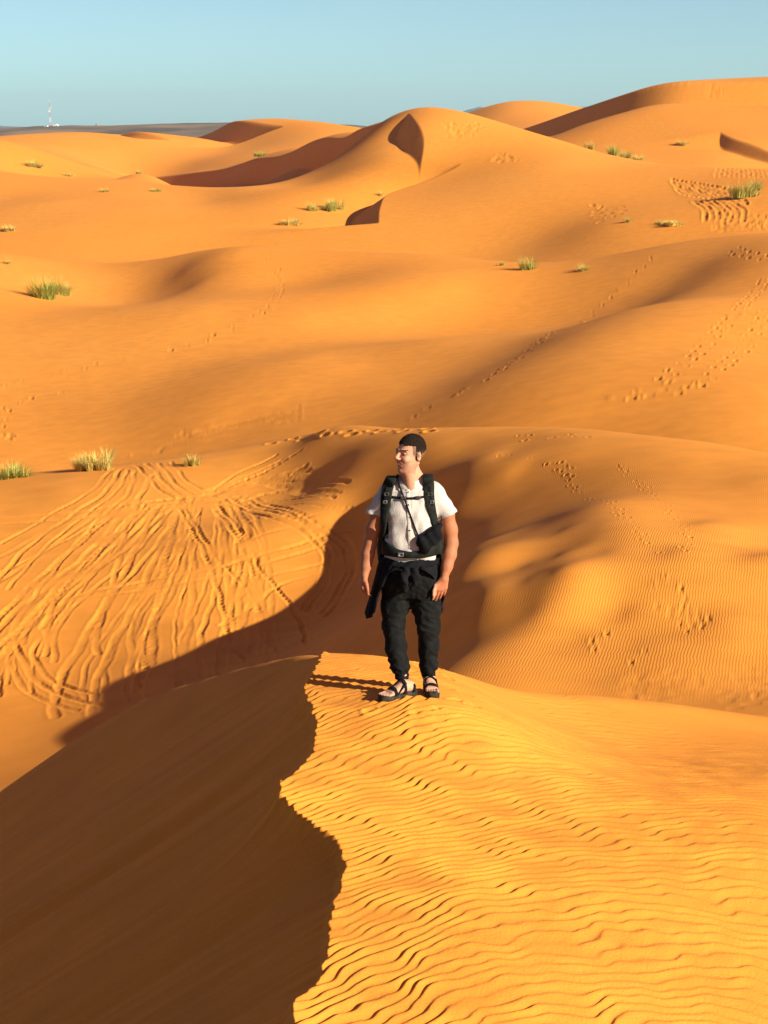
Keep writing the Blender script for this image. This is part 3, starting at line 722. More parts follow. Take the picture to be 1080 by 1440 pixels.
B.add(hcone((.094, -.017, -.063), (.094, .017, -.063), .0042, .0042), .003, 's')
# arms
def chain(Fd, pts, k=.034):
    for a, b in zip(pts[:-1], pts[1:]): Fd.add(cone(a[0], b[0], a[1], b[1]), k)
chain(B, [(P(545, 694, .01), .050), (P(532, 718, .015), .045), (P(524.5, 745, .02), .041), (P(520.5, 766, .02), .036)])
chain(B, [(P(520.5, 766, .02), .036), (P(517, 780, .0), .037), (P(515, 795, -.02), .030), (P(512.5, 811, -.05), .0245)])
chain(B, [(P(613, 694, .01), .055), (P(627, 718, .01), .051), (P(632.5, 745, .01), .046), (P(634.5, 764, .0), .0405)])
chain(B, [(P(634.5, 764, .0), .0405), (P(632, 780, -.03), .041), (P(628.5, 796, -.06), .033), (P(624, 814, -.09), .0265)])
n1 = V3((.15, -.98, .05)); 
hand(B, P(623.5, 815, -.09), P(620, 829, -.105), V3((.96, .18, .10)) , V3((-.22, -.10, -.97)), V3((-.15, .98, .05)), 1.05, (.25, .35, .45, .5),
     (P(618, 818, -.085), P(612.5, 824, -.11), P(610, 831, -.125), P(609.5, 837.5, -.13)), .12)
hand(B, P(512, 812, -.05), P(508.5, 826, -.06), V3((-.25, .95, -.05)), V3((.18, -.12, -.97)), V3((.97, .2, .05)), 1.0, (.7, .8, .9, .95),
     (P(513, 816, -.075), P(515.5, 822, -.10), P(517, 829, -.105), P(517.5, 835, -.10)), .05)
# legs and feet
chain(B, [(P(558, 800, .0), .085), (P(555, 880, -.03), .040), (P(560, 925, -.06), .034), (P(566, 952, -.10), .029), (P(567.5, 968, -.115), .033)])
chain(B, [(P(598, 800, .0), .085), (P(602, 880, -.02), .040), (P(603, 925, .0), .034), (P(603, 950, .0), .034), (P(603.5, 962, .005), .034)])
def gz(p): return height(p[0] + ORG[0], p[1] + ORG[1]) - ORG[2]
SOLE = .026
def foot(Fd, heel, toe, ankle, w=.046):
    """heel and toe: ground points under the foot"""
    heel, toe = V3(heel), V3(toe); zt = gz(toe) + SOLE; zh = gz(heel) + SOLE; d = toe - heel; d[2] = 0; L_ = np.linalg.norm(d); d /= L_
    sd_ = np.array([-d[1], d[0], 0]) ; up = np.array([0, 0, 1.0])
    def q(f, s_, z_): return np.array([heel[0] + d[0] * L_ * f + sd_[0] * s_, heel[1] + d[1] * L_ * f + sd_[1] * s_, zh + (zt - zh) * f + z_])
    Fd.add(cone(q(.12, 0, .033), q(.35, 0, .040), .034, .034), .02)
    Fd.add(cone(V3(ankle), q(.32, 0, .055), .034, .034), .025); Fd.add(cone(V3(ankle), q(.14, 0, .035), .030, .031), .02)
    for s_ in (-1, 0, 1):
        Fd.add(cone(q(.35, s_ * .012, .038), q(.74, s_ * .027, .018), .026, .017), .022)
    for k, (s_, ln, r) in enumerate(((-.034, .96, .0125), (-.013, .97, .0095), (.004, .945, .009), (.020, .91, .0085), (.034, .865, .0085))):
        s_ = s_ * FLIP; Fd.add(cone(q(.76, s_, .016), q(ln, s_ * .95, .011), r, r * .92), .005)
    return q
FLIP = 1; H1, T1 = P(582, 976, -.14), P(537, 986, -.335)
H2, T2 = P(603, 971, .06), P(608.5, 984, -.215)
FLIP = 1; qL = foot(B, H1, T1, P(567.5, 966, -.12)); FLIP = -1; qR = foot(B, H2, T2, P(603.5, 961, .0))
Vb, Fb = B.mesh()
# complexion
rel = (Vb - HC) @ HA.T; ca, cb, cc = rel[:, 0], rel[:, 1], rel[:, 2]
cols = np.tile(np.array([.45, .225, .135]), (len(Vb), 1))
zc_ = Vb[:, 2]; head_m = zc_ > P(577, 682)[2]
arm = (np.abs(Vb[:, 0] - P(577, 700)[0]) > .17) & ~head_m
cols[arm] = (.32, .125, .060)
hm = arm & (zc_ < P(577, 812)[2]); cols[hm] = (.34, .125, .06)
feet = zc_ < .25; cols[feet] = (.46, .26, .165)
def blend(mask, c, a): cols[mask] = cols[mask] * (1 - a) + np.array(c) * a
hd = cc > -.14
nz_ = noise(Vb[:, 0] * 160, Vb[:, 2] * 160, 50)
stub = hd & (ca > -.01) & (cc < -.040) & (cc > -.125) & ~((np.abs(cb) < .03) & (cc > -.05))
blend(stub, (.20, .10, .06), .30); blend(stub & (nz_ > .1), (.12, .06, .04), .2)
blend(hd & (ca > .086) & (np.abs(cb) < .027) & (cc < -.046) & (cc > -.082), (.50, .14, .10), .7)
blend(hd & (ca > .074) & (np.abs(cb) < .017) & (np.abs(cc + .0635) < .0036), (.80, .72, .66), .75)
blend(hd & (ca > .06) & (np.abs(cc - .028) < .0055) & (np.abs(np.abs(cb) - .034) < .021), (.03, .018, .012), .9)
eye = hd & (ca > .066) & (np.abs(cc - .004) < .0062) & (np.abs(np.abs(cb) - .035) < .0135)
blend(eye, (.10, .06, .045), .85)
blend(hd & (ca > .08) & (cc < 0) & (cc > -.04) & (np.abs(cb) < .022), (.60, .24, .15), .5)
buzz = hd & (ca * .75 - cc * .66 < .022) & (cc > -.05 + 0 * ca) & (ca < .09) & (np.abs(cb) < .080)
blend(buzz & (ca < .035), (.03, .018, .012), .72)
mott = 1 + .10 * noise(Vb[:, 0] * 45, Vb[:, 2] * 45 + Vb[:, 1] * 30, 51) + .10 * noise(Vb[:, 0] * 130, Vb[:, 2] * 130 + Vb[:, 1] * 90, 52)
cols = cols * mott[:, None]
person = empty('person', ORG, 'man in white short-sleeved shirt and black trousers standing on the dune crest', 'person')
body = mesh_obj('body', Vb, Fb, M_skin, person, cols, 1)

# ---- hair
def field_obj(name, prims, lo, hi, h, m, parent, mod=None, sm=1, cut=None):
    f = Field(lo, hi, h)
    for pr in prims: f.add(*pr)
    if mod: f.mod(mod)
    V, F_ = f.mesh(); return mesh_obj(name, V, F_, m, parent, None, sm)
def hair_mod(D, x, y, z):
    dx, dy, dz = x - HC[0], y - HC[1], z - HC[2]
    a = dx * ef[0] + dy * ef[1] + dz * ef[2]; b = dx * es[0] + dy * es[1] + dz * es[2]; c = dx * eu[0] + dy * eu[1] + dz * eu[2]
    cut = np.maximum(np.minimum(a - .016, .058 + .15 * (a - .05) - c), a - .080 + .35 * np.abs(b))
    cut = cut + .0035 * np.sin(b * 170 + a * 90) + .0028 * np.sin(b * 330 - a * 140) + .002 * np.sin(c * 400)
    cut = np.maximum(cut, -.006 - .30 * a - c + .006 * np.sin(b * 60))
    return np.maximum(D + .0038 * np.sin(a * 310 + b * 90 + 3 * np.sin(c * 90)) * np.sin(c * 260 + a * 60), cut)
hair = field_obj('hair', [(hell((-.014, 0, .036), (.0995, .0772, .0908)), 0)], HC - .15, HC + .17, .0032, M_hair, person, hair_mod, 1)

# ---- shirt
def near_neck(x, y, z):
    # opening of the collar and the short unbuttoned slit
    c = P(577, 672, -.02)
    return None
SH = Field((P(508, 800)[0], -.21, P(577, 802)[2]), (P(650, 800)[0], .20, P(577, 662)[2]), .0045)
SH.add(loft([LZ(792.5, 541, 611, .125, -.005), LZ(780, 541, 612, .128, -.015), LZ(760, 542, 614, .132, -.018), LZ(740, 541.5, 615, .130, -.012), LZ(720, 541, 616, .126, -.002), LZ(702, 542, 615, .112, .008), LZ(690, 550, 606, .092, .015)], 2.4), .0)
SH.add(cone(P(548, 691, .02), P(577, 683, .02), .062, .075), .05); SH.add(cone(P(609, 691, .02), P(580, 683, .02), .062, .075), .05)
SH.add(cone(P(577, 683, .015), P(577.5, 674, .012), .078, .070), .03)
SH.add(cone(P(545, 697, .01), P(528.5, 723, .018), .070, .064), .03); SH.add(cone(P(612, 697, .01), P(630, 724, .008), .072, .066), .03)
# hem of the sleeves, cut square
def halfspace(pt, n_, lo_, hi_):
    pt, n_ = V3(pt), V3(n_) / np.linalg.norm(n_)
    return (lambda x, y, z: -((x - pt[0]) * n_[0] + (y - pt[1]) * n_[1] + (z - pt[2]) * n_[2])), V3(lo_), V3(hi_)
SH.add(halfspace(P(527.5, 721.5, .01), (-.46, 0, -.89), P(500, 760, -.2), P(543, 716, .2)), .0, 's')
SH.add(halfspace(P(630.5, 723, .01), (.50, 0, -.87), P(619, 760, -.2), P(660, 714, .2)), .0, 's')
# neck hole and slit
SH.add(cone(P(577, 676, -.005), P(575.5, 655, -.03), .064, .072), .0, 's')
SH.add(cone(P(576, 672, -.10), P(574.5, 689, -.16), .030, .010), .012, 's')
def shirt_mod(D, x, y, z):
    w1 = np.sin(x * 95 + 6 * np.sin(z * 7 + 1) + y * 20) * np.exp(-((x - .0) / .10) ** 2) * .0022 * np.clip((1.75 - z) * 2, 0, 1)
    w2 = np.sin(z * 34 + x * 38 + 2 * np.sin(x * 20)) * .003 + np.sin(z * 70 - x * 55 + 3 * np.sin(z * 11)) * .0016
    side = np.clip(np.abs(x) / .2, 0, 1)
    blous = -.008 * np.exp(-((z - P(577, 768)[2]) / .04) ** 2)
    return D + w1 + w2 * (.4 + side) + blous + np.sin(x * 60 + z * 12) * .002 * np.exp(-((z - 1.08) / .10) ** 2)
SH.mod(shirt_mod)
Vs, Fs = SH.mesh(); shirt = mesh_obj('shirt', Vs, Fs, M_shirt, person, None, 1)
def front(u, v, extra=0.0):
    """point on the front of the shirt seen at a photo pixel"""
    for dy in np.arange(-.24, .1, .003):
        p = P(u, v, dy)
        i = [int(round((p[k] - SH.lo[k]) / SH.h)) for k in range(3)]
        if all(0 <= i[k] < SH.D.shape[k] for k in range(3)) and SH.D[i[0], i[1], i[2]] < 0: return P(u, v, dy - extra)
    return P(u, v, -.02 - extra)
cpts = []
for k in range(15):
    a = -1.25 + 3.14 * 2 * (k / 14) * .80 + .95
    cpts.append(P(577, 675, -.005) + np.array([math.sin(a) * .066, -math.cos(a) * .066, .004 - .012 * math.cos(a)]))
ribbon('collar', cpts, [.020] * 15, .006, M_shirt, shirt, [tuple((c_ - P(577, 675, -.005)) * (1, 1, 0)) for c_ in cpts])
pl = [front(573.5 + .5 * k, 688 + 12 * k, .004) for k in range(8)]
ribbon('placket', pl, [.024] * 8, .005, M_shirt, shirt)
for v in (692, 710, 728, 746):
    c_ = front(574 + (v - 690) * .04, v, .009); f = Field(c_ - .012, c_ + .012, .0022).add(ell(c_, (.0055, .003, .0055))); V, F_ = f.mesh(); mesh_obj('button', V, F_, M_btn, shirt)

# ---- trousers
TR = Field((P(520, 800)[0], -.28, P(577, 958)[2]), (P(632, 800)[0], .20, P(577, 781)[2]), .0048)
TR.add(loft([LZ(783, 544, 611, .118, .0), LZ(790, 541, 613, .128, .0), LZ(805, 536, 617, .130, .0), LZ(820, 537, 618, .118, .0), LZ(836, 548, 607, .092, .0)], 2.3), 0)
chain(TR, [(P(557.5, 818, -.012), .096), (P(554.5, 854, -.015), .077), (P(553.5, 882, -.03), .063), (P(557, 910, -.055), .059), (P(562, 936, -.085), .050), (P(565, 947, -.095), .044)], .055)
chain(TR, [(P(599, 818, -.012), .096), (P(600.5, 854, -.008), .080), (P(602, 882, -.02), .067), (P(603, 910, -.01), .058), (P(603, 934, .0), .050), (P(603, 943, .0), .044)], .055)
TR.add(cone(P(565, 949, -.10), P(565.5, 953, -.103), .042, .041), .012); TR.add(cone(P(603, 945, .0), P(603, 948.5, .0), .041, .040), .012)
TR.add(cone(P(570, 829, .01), P(586, 829, .01), .062, .062), .06)
TR.add(cone(P(572, 840, .0), P(584, 840, .0), .042, .042), .04)
def tr_mod(D, x, y, z):
    xx = x + 0 * y + 0 * z; yy = y + 0 * xx; zz = z + 0 * xx; sgn = np.where(xx > 0, 1.0, -1.0)
    low = np.exp(-((zz - .18) / .12) ** 2); knee = np.exp(-((zz - .52) / .12) ** 2)
    n_a = noise(xx * 9 + yy * 7 + sgn * 5, zz * 6, 61); n_b = noise(xx * 16 * sgn + zz * 10, zz * 17 + yy * 12, 62); n_c = noise(xx * 30 + yy * 25, zz * 34 - xx * 16 * sgn, 63)
    f = .008 * n_a + (.004 + .003 * knee + .003 * low) * (np.abs(n_b) * 2 - .5) + (.0015 + .0015 * low) * n_c
    f = f + .0018 * low * np.sin(zz * 120 + 3 * n_b)
    return D + f
TR.mod(tr_mod); Vt, Ft = TR.mesh(); trousers = mesh_obj('trousers', Vt, Ft, M_black, person, None, 1)
for a_, r_, z_ in ((P(565, 951.5, -.103), .043, 0), (P(603, 948, .0), .042, 0)):
    pts_ = [a_ + np.array([math.cos(q) * r_, math.sin(q) * r_, 0]) for q in np.linspace(0, 6.2832, 17)]
    ribbon('cuff', pts_, [.026] * 17, .006, M_black, trousers, [tuple(p_ - a_) for p_ in pts_])

# ---- jacket knotted round the waist
def jacket():
    V = []; nA, nZ = 72, 26
    c = P(577, 805, .01); top = P(577, 782)[2]
    hems = [(-3.0, .30), (-2.2, .34), (-1.75, .36), (-1.45, .415), (-1.15, .40), (-.90, .36), (-.72, .20), (-.5, .07), (-.25, .05), (.25, .05), (.7, .10), (1.2, .20), (1.45, .34), (1.7, .40), (2.2, .34), (3.0, .30)]
    ha = [h_[0] for h_ in hems]; hl = [h_[1] for h_ in hems]
    for i in range(nA):
        a = -3.1 + 6.2 * i / (nA - 1); ln = np.interp(a, ha, hl)
        if abs(a) > 2.0: ln = min(ln, .24)
        for j in range(nZ):
            f = j / (nZ - 1); drop = ln * f
            fold = .012 * math.sin(a * 9 + f * 3) * f + .006 * math.sin(a * 21 + f * 5)
            rx = .192 + .070 * f * (1 if a < 0 else .3) + fold; ry = .152 + .03 * f + fold
            V.append((c[0] + math.sin(a) * rx - (.02 * f if a < 0 else 0), c[1] - math.cos(a) * ry, top - drop + .008 * math.sin(a * 5)))
    F_ = [(i * nZ + j, (i + 1) * nZ + j, (i + 1) * nZ + j + 1, i * nZ + j + 1) for i in range(nA - 1) for j in range(nZ - 1)]
    ob = mesh_obj('jacket', V, F_, M_jacket, person); md = ob.modifiers.new('thick', 'SOLIDIFY'); md.thickness = .007
    return ob
jk = jacket()
KN = Field(P(535, 850, -.3), P(632, 776, .25), .0045)
ring = [P(577, 782.8, .0) + np.array([math.sin(a) * .188, -math.cos(a) * .150, .018 * math.cos(a) * -1 - .006]) for a in np.linspace(-3.14, 3.14, 33)]
for a, b in zip(ring[:-1], ring[1:]): KN.add(cone(a, b, .022, .022), .01)
KN.add(ell(P(575, 793, -.165), (.042, .03, .034)), .015); KN.add(cone(P(567, 789, -.165), P(584, 795, -.17), .02, .024), .015)
KN.add(cone(P(571, 796, -.17), P(567.5, 815, -.175), .026, .030), .015); KN.add(cone(P(567.5, 815, -.175), P(571, 832, -.165), .030, .014), .012)
KN.add(cone(P(580, 797, -.165), P(585, 812, -.17), .024, .028), .015); KN.add(cone(P(585, 812, -.17), P(580, 827, -.165), .028, .014), .012)
KN.mod(lambda D, x, y, z: D + .003 * np.sin(x * 110 + z * 70) + .0025 * np.sin(z * 130 - x * 60))
V, F_ = KN.mesh(); mesh_obj('sleeve_knot', V, F_, M_jacket, jk, None, 1)

# ---- sandals: sole and three straps each
def sandal(q, foot_pts, heel, toe):
    V2, F2 = None, None
    heel, toe = V3(heel), V3(toe); d = toe - heel; d[2] = 0; L_ = np.linalg.norm(d); d /= L_; s_ = np.array([-d[1], d[0], 0])
    outl = [(-.04, .0), (-.02, .028), (.10, .038), (.30, .036), (.50, .036), (.70, .048), (.85, .050), (.97, .042), (1.045, .022), (1.06, 0)]
    full = outl + [(a, -b) for a, b in outl[-2:0:-1]]
    # smooth the outline
    pp = []
    n = len(full)
    for k in range(n):
        A_, B_, C_, D_ = [np.array(full[(k + o_) % n]) for o_ in (-1, 0, 1, 2)]
        for f in (0, .25, .5, .75): pp.append(0.5 * (2 * B_ + (C_ - A_) * f + (2 * A_ - 5 * B_ + 4 * C_ - D_) * f * f + (-A_ + 3 * B_ - 3 * C_ + D_) * f ** 3))
    V = []; F_ = []; m = len(pp)
    layers = [(-.012, .94), (.0, 1.0), (.008, .97), (.012, 1.02), (.026, 1.0), (.030, .96)]
    for z_, sc in layers:
        for a, b in pp:
            p = q(a, b * sc, z_ - SOLE + (.006 if a > 1.0 else 0) + (.010 * max(0, a - .85) / .2)); V.append(p)
    for l_ in range(len(layers) - 1):
        for k in range(m): F_.append((l_ * m + k, l_ * m + (k + 1) % m, (l_ + 1) * m + (k + 1) % m, (l_ + 1) * m + k))
    F_.append(tuple(range(m))[::-1]); F_.append(tuple((len(layers) - 1) * m + k for k in range(m)))
    so_ = mesh_obj('sandal', V, F_, M_sole, person)
    def arch(f0, f1, w0, top, wd, lab, f_mid=None):
        pts_ = []; nn = []
        for k in range(11):
            a = math.pi * k / 10; f = f0 + (f1 - f0) * k / 10
            pts_.append(q(f, math.cos(a) * w0, .004 + math.sin(a) ** .8 * top)); nn.append(tuple(s_ * math.cos(a) + np.array([0, 0, 1]) * math.sin(a) + d * .15))
        return ribbon(lab, pts_, [wd] * 11, .005, M_strap, so_, nn)
    arch(.70, .66, .047, .050, .026, 'strap'); arch(.40, .36, .044, .088, .024, 'strap')
    # ankle strap
    an = foot_pts; r_ = .041; pts_ = [an + np.array([math.cos(t_) * r_, math.sin(t_) * r_, 0]) + d * .012 * math.cos(0) for t_ in np.linspace(0, 6.2832, 17)]
    ribbon('strap', pts_, [.022] * 17, .005, M_strap, so_, [tuple(p_ - an) for p_ in pts_])
    for sg in (-1, 1):
        ribbon('strap', [q(.12, .040 * sg, .0), q(.10, .037 * sg, .05), an + s_ * .036 * sg - d * .012], [.018] * 3, .004, M_strap, so_, tuple(s_ * sg))
        ribbon('strap', [q(.68, .046 * sg, .004), q(.50, .043 * sg, .045), q(.36, .038 * sg, .07), an + s_ * .034 * sg + d * .02], [.014] * 4, .004, M_strap, so_, tuple(s_ * sg))
sandal(qL, P(568, 964, -.12), H1, T1); sandal(qR, P(603.5, 961, .0), H2, T2)

# ================================================================ backpack and sling bag
pack = empty('backpack', ORG + P(577, 790, .2), 'black hiking backpack strapped over the white shirt, with sternum strap and hip belt', 'backpack')
POF = P(577, 790, .2)
def pl_(ob): ob.location = -POF; return ob
PB = Field(P(530, 800, .08), P(626, 668, .48), .006)
PB.add(box(P(577, 735, .245), (.168, .10, .27), rd=.05), 0)
PB.add(box(P(577, 765, .30), (.13, .10, .13), rd=.05), .03); PB.add(cone(P(541, 745, .21), P(541, 785, .2), .045, .05), .03); PB.add(cone(P(614, 745, .21), P(615, 788, .2), .045, .05), .03)
PB.mod(lambda D, x, y, z: D + .004 * np.sin(z * 40 + x * 30) + .003 * np.sin(x * 70 + y * 40))
V, F_ = PB.mesh(); pl_(mesh_obj('pack_body', V, F_, M_pack, pack, None, 1))
st = ribbon('shoulder_strap', [P(551, 676, .12), P(551.5, 670, .05), P(549, 674, -.05), front(545.5, 684, .010), front(543, 698, .012), front(541.5, 714, .012), P(539.5, 732, -.10), P(538, 748, -.07), P(537, 762, .0), P(540, 772, .10)],
    [.07, .07, .072, .074, .072, .066, .05, .042, .036, .03], .014, M_pack, pack, [(0, .3, 1), (0, 0, 1), (-.1, -.6, .8), (-.2, -1, .3), (-.3, -1, 0), (-.4, -1, 0), (-.7, -1, 0), (-1, -.7, 0), (-1, -.2, 0), (-1, 0, 0)]); pl_(st)
s2 = ribbon('shoulder_strap', [P(602, 674, .12), P(601.5, 668, .05), P(602, 672, -.05), front(603, 684, .010), front(603.5, 698, .012), front(606.5, 714, .012), front(610.5, 730, .012), P(614.5, 744, -.085), P(617, 758, -.03), P(616, 772, .08)],
    [.07, .07, .072, .072, .068, .058, .05, .042, .036, .03], .014, M_pack, pack, [(0, .3, 1), (0, 0, 1), (.1, -.6, .8), (.1, -1, .3), (.2, -1, 0), (.3, -1, 0), (.5, -1, 0), (1, -.7, 0), (1, -.2, 0), (1, 0, 0)]); pl_(s2)
for st_, pts_ in ((st, [(546, 681), (543.5, 695), (541.5, 712)]), (s2, [(604, 681), (604.5, 695), (607.5, 712)])):
    pl = [front(a, b, .022) for a, b in pts_]
    ribbon('webbing', pl, [.024] * 3, .004, M_strap, st_)
    for (a, b), w_ in ((pts_[1], .034), ((pts_[2][0], pts_[2][1] - 6), .03)):
        c_ = front(a, b, .026); f = Field(c_ - .03, c_ + .03, .003).add(box(c_, (w_ / 2, .006, .012), rd=.004)).add(box(c_, (w_ / 2 - .008, .02, .004), rd=.002), 0, 's'); V, F_ = f.mesh(); mesh_obj('slider', V, F_, M_metal if b > 696 else M_btn, st_)
ss = ribbon('sternum_strap', [front(546, 698, .016), front(556, 699.5, .008), front(566, 700.5, .008), front(576, 701, .010), front(588, 700, .008), front(601, 698, .016)], [.016] * 6, .005, M_strap, pack); pl_(ss)
for u, v in ((587.5, 700), (567, 700.5)):
    c_ = front(u, v, .014); f = Field(c_ - .03, c_ + .03, .0035).add(box(c_, (.018, .008, .011), rd=.004)); V, F_ = f.mesh(); mesh_obj('buckle', V, F_, M_btn, ss)
hb = ribbon('hip_belt', [P(542, 768, .10), P(538, 768, .0), P(543, 772, -.09), front(552, 776, .012), front(563, 779, .014), front(575, 780.5, .014), front(588, 780, .014), front(600, 777, .012), P(612, 772, -.09), P(616, 768, .0), P(612, 768, .10)],
    [.11, .105, .09, .065, .05, .042, .046, .06, .085, .105, .11], .018, M_pack, pack, [(-1, .4, 0), (-1, 0, 0), (-.8, -.7, 0), (-.2, -1, 0), (0, -1, 0), (0, -1, 0), (0, -1, 0), (.2, -1, 0), (.8, -.7, 0), (1, 0, 0), (1, .4, 0)]); pl_(hb)
c_ = front(563.5, 780, .028); f = Field(c_ - .04, c_ + .04, .003).add(box(c_, (.020, .009, .015), rd=.005)); f.add(box(c_ + (0, -.008, 0), (.010, .006, .005), rd=.002), .0, 's'); V, F_ = f.mesh(); mesh_obj('buckle', V, F_, M_metal, hb)

bag = empty('sling_bag', ORG + P(605, 757, -.18), 'small black sling pouch hanging from a thin diagonal cord across the white shirt', 'bag')
BOF = P(605, 757, -.18)
an = math.radians(36); BA = np.array([[math.cos(an), 0, math.sin(an)], [0, 1, 0], [-math.sin(an), 0, math.cos(an)]])
BG_ = Field(P(578, 792, -.30), P(634, 724, -.02), .004)
BG_.add(box(P(603, 759, -.168), (.080, .034, .050), BA, .028), 0); BG_.add(cone(P(612, 748, -.150), P(619, 738, -.115), .038, .018), .03); BG_.add(cone(P(594, 762, -.17), P(598, 775, -.16), .030, .024), .03)
BG_.mod(lambda D, x, y, z: D + .003 * np.sin(x * 85 + z * 60) + .0025 * np.sin(z * 120 - x * 50) + .004 * np.exp(-((((x - BOF[0]) * -math.sin(an) + (z - BOF[2]) * math.cos(an)) - .018) / .005) ** 2))
V, F_ = BG_.mesh(); ob = mesh_obj('pouch', V, F_, M_jacket, bag, None, 1); ob.location = -BOF
ob = ribbon('cord', [P(559, 668, .03), P(559.5, 669, -.04), front(561, 680, .010), front(565, 692, .010), front(569, 703, .016), front(576, 722, .010), front(583, 741, .010), front(588, 754, .012)], [.011] * 8, .007, M_strap, bag); ob.location = -BOF
ob = ribbon('cord', [P(619, 738, -.115), P(621, 728, -.05), P(617, 712, .09)], [.016] * 3, .005, M_strap, bag, (1, -.3, 0)); ob.location = -BOF

# ================================================================ the far plain, hills, mast and haze
def stony_build(ca, cb_, sc):
    def f(n, l, b):
        geo = N(n, 'ShaderNodeNewGeometry'); b.inputs['Roughness'].default_value = .95; b.inputs['Specular IOR Level'].default_value = .1
        a = N(n, 'ShaderNodeTexNoise'); a.inputs['Scale'].default_value = sc; a.inputs['Detail'].default_value = 8; l.new(geo.outputs['Position'], a.inputs['Vector'])
        r = N(n, 'ShaderNodeValToRGB'); r.color_ramp.elements[0].color = (*ca, 1); r.color_ramp.elements[1].color = (*cb_, 1); r.color_ramp.elements[0].position = .4; r.color_ramp.elements[1].position = .62
        l.new(a.outputs[0], r.inputs[0]); l.new(r.outputs[0], b.inputs['Base Color'])
    return f
M_plain = mat('stony_plain', stony_build((.10, .085, .07), (.24, .17, .11), .012))
M_mount = mat('far_rock', stony_build((.10, .085, .08), (.15, .12, .10), .0015))
def polar(name, s0, s1, ns, Ya, Yb, nq, zf, m, kind='structure'):
    s_ = np.linspace(s0, s1, ns); Yv = np.exp(np.linspace(math.log(Ya), math.log(Yb), nq)); S_, Y_ = np.meshgrid(s_, Yv, indexing='ij'); X_ = S_ * Y_
    return grid_mesh(name, X_, Y_, zf(S_, X_, Y_), m, kind)
# the ground carries on as a dark gravel plain far beyond the dunes
def plain_z(S_, X_, Y_): return -15.6 - .0052 * np.maximum(Y_ - 1500, 0) + 1.2 * noise(X_ / 220, Y_ / 300, 71) * sstep(900, 1500, Y_) - 0.0 * S_
polar('plain', -1.6, 1.6, 160, 780, 9600, 90, plain_z, M_plain)
def rise_z(S_, X_, Y_):
    u = 540 + S_ * F
    rows = np.interp(u, [-400, -60, 60, 110, 160, 230, 330, 420, 600], [190, 186, 178.0, 176.5, 177.5, 174.5, 172.5, 174, 178])
    top = -(rows - HOR) / F * 1500
    env = sstep(1180, 1490, Y_) * (1 - sstep(1530, 2100, Y_))
    side = sstep(-.42, -.25, S_) * (1 - sstep(-.02, .05, S_))
    nn = 1.6 * noise(X_ / 60, Y_ / 90, 72) + .7 * noise(X_ / 18, Y_ / 30, 73)
    return -16.5 + (top + 16.5 + nn * .6) * env * side
polar('hills', -.46, .1, 420, 1150, 2150, 90, rise_z, M_plain)
def mount_z(S_, X_, Y_):
    u = 540 + S_ * F
    prof = np.interp(u, [-800, -100, 300, 430, 520, 600, 640, 700, 760, 830, 1000, 1500, 2000], [0, -10, -20, -30, -15, 20, 60, 105, 95, 75, 60, 70, 0])
    ridge = 0.72 + .55 * noise(X_ / 500, Y_ * 0 + 2.2, 74) + .3 * noise(X_ / 160, Y_ / 900, 75) + .12 * noise(X_ / 60, Y_ / 200, 76)
    env = sstep(7600, 8800, Y_) * (1 - sstep(8900, 9500, Y_))
    return -62 + (prof * 1.15 * ridge + 55) * env
polar('mountains', -.75, .75, 700, 7500, 9550, 40, mount_z, M_mount)

def bm_obj(name, bm, m, parent=None, smooth=False):
    me = bpy.data.meshes.new(name); bm.to_mesh(me); bm.free(); me.materials.append(m)
    if smooth:
        for p_ in me.polygons: p_.use_smooth = True
    ob = bpy.data.objects.new(name, me); COL.objects.link(ob)
    if parent: ob.parent = parent
    return ob
def beam(bm, a, b, r):
    a, b = Vector(a), Vector(b); d = b - a
    M_ = Matrix.Translation((a + b) / 2) @ d.to_track_quat('Z', 'Y').to_matrix().to_4x4()
    bmesh.ops.create_cone(bm, cap_ends=True, segments=6, radius1=r, radius2=r, depth=d.length, matrix=M_)
def bbox(bm, c, sz):
    bmesh.ops.create_cube(bm, size=1, matrix=Matrix.Translation(c) @ Matrix.Diagonal((*sz, 1)))
M_white = mat('white_paint', cloth_build((.70, .68, .64), (.78, .76, .72), .5, .01, 3))
M_redp = mat('red_paint', cloth_build((.45, .10, .07), (.52, .14, .10), .5, .01, 3))
M_dark = mat('dark_opening', color=(.05, .045, .04))
def far_pt(u, v, Y): s_, t_ = ray(u, v); return np.array([s_ * Y, Y, t_ * Y])
mp_ = far_pt(71, 179.5, 1480)
mast = empty('radio_mast', mp_, 'thin red and white lattice mast rising beside the white hut on the horizon', 'mast')
Hm = 19.5
for band in range(5):
    bm = bmesh.new(); z0, z1 = Hm * band / 5, Hm * (band + 1) / 5
    for k in range(3):
        a = k * 2.094; w_ = lambda z: .85 - .030 * z
        beam(bm, (math.cos(a) * w_(z0), math.sin(a) * w_(z0), z0), (math.cos(a) * w_(z1), math.sin(a) * w_(z1), z1), .035)
        for j in range(3):
            za = z0 + (z1 - z0) * j / 3; zb = z0 + (z1 - z0) * (j + 1) / 3; a2 = a + 2.094
            beam(bm, (math.cos(a) * w_(za), math.sin(a) * w_(za), za), (math.cos(a2) * w_(zb), math.sin(a2) * w_(zb), zb), .035)
            beam(bm, (math.cos(a) * w_(zb), math.sin(a) * w_(zb), zb), (math.cos(a2) * w_(zb), math.sin(a2) * w_(zb), zb), .03)
    bm_obj('lattice_section', bm, M_redp if band % 2 == 0 else M_white, mast)
bm = bmesh.new(); beam(bm, (0, 0, Hm), (0, 0, Hm + 2.2), .07); bm_obj('antenna_rod', bm, M_white, mast)
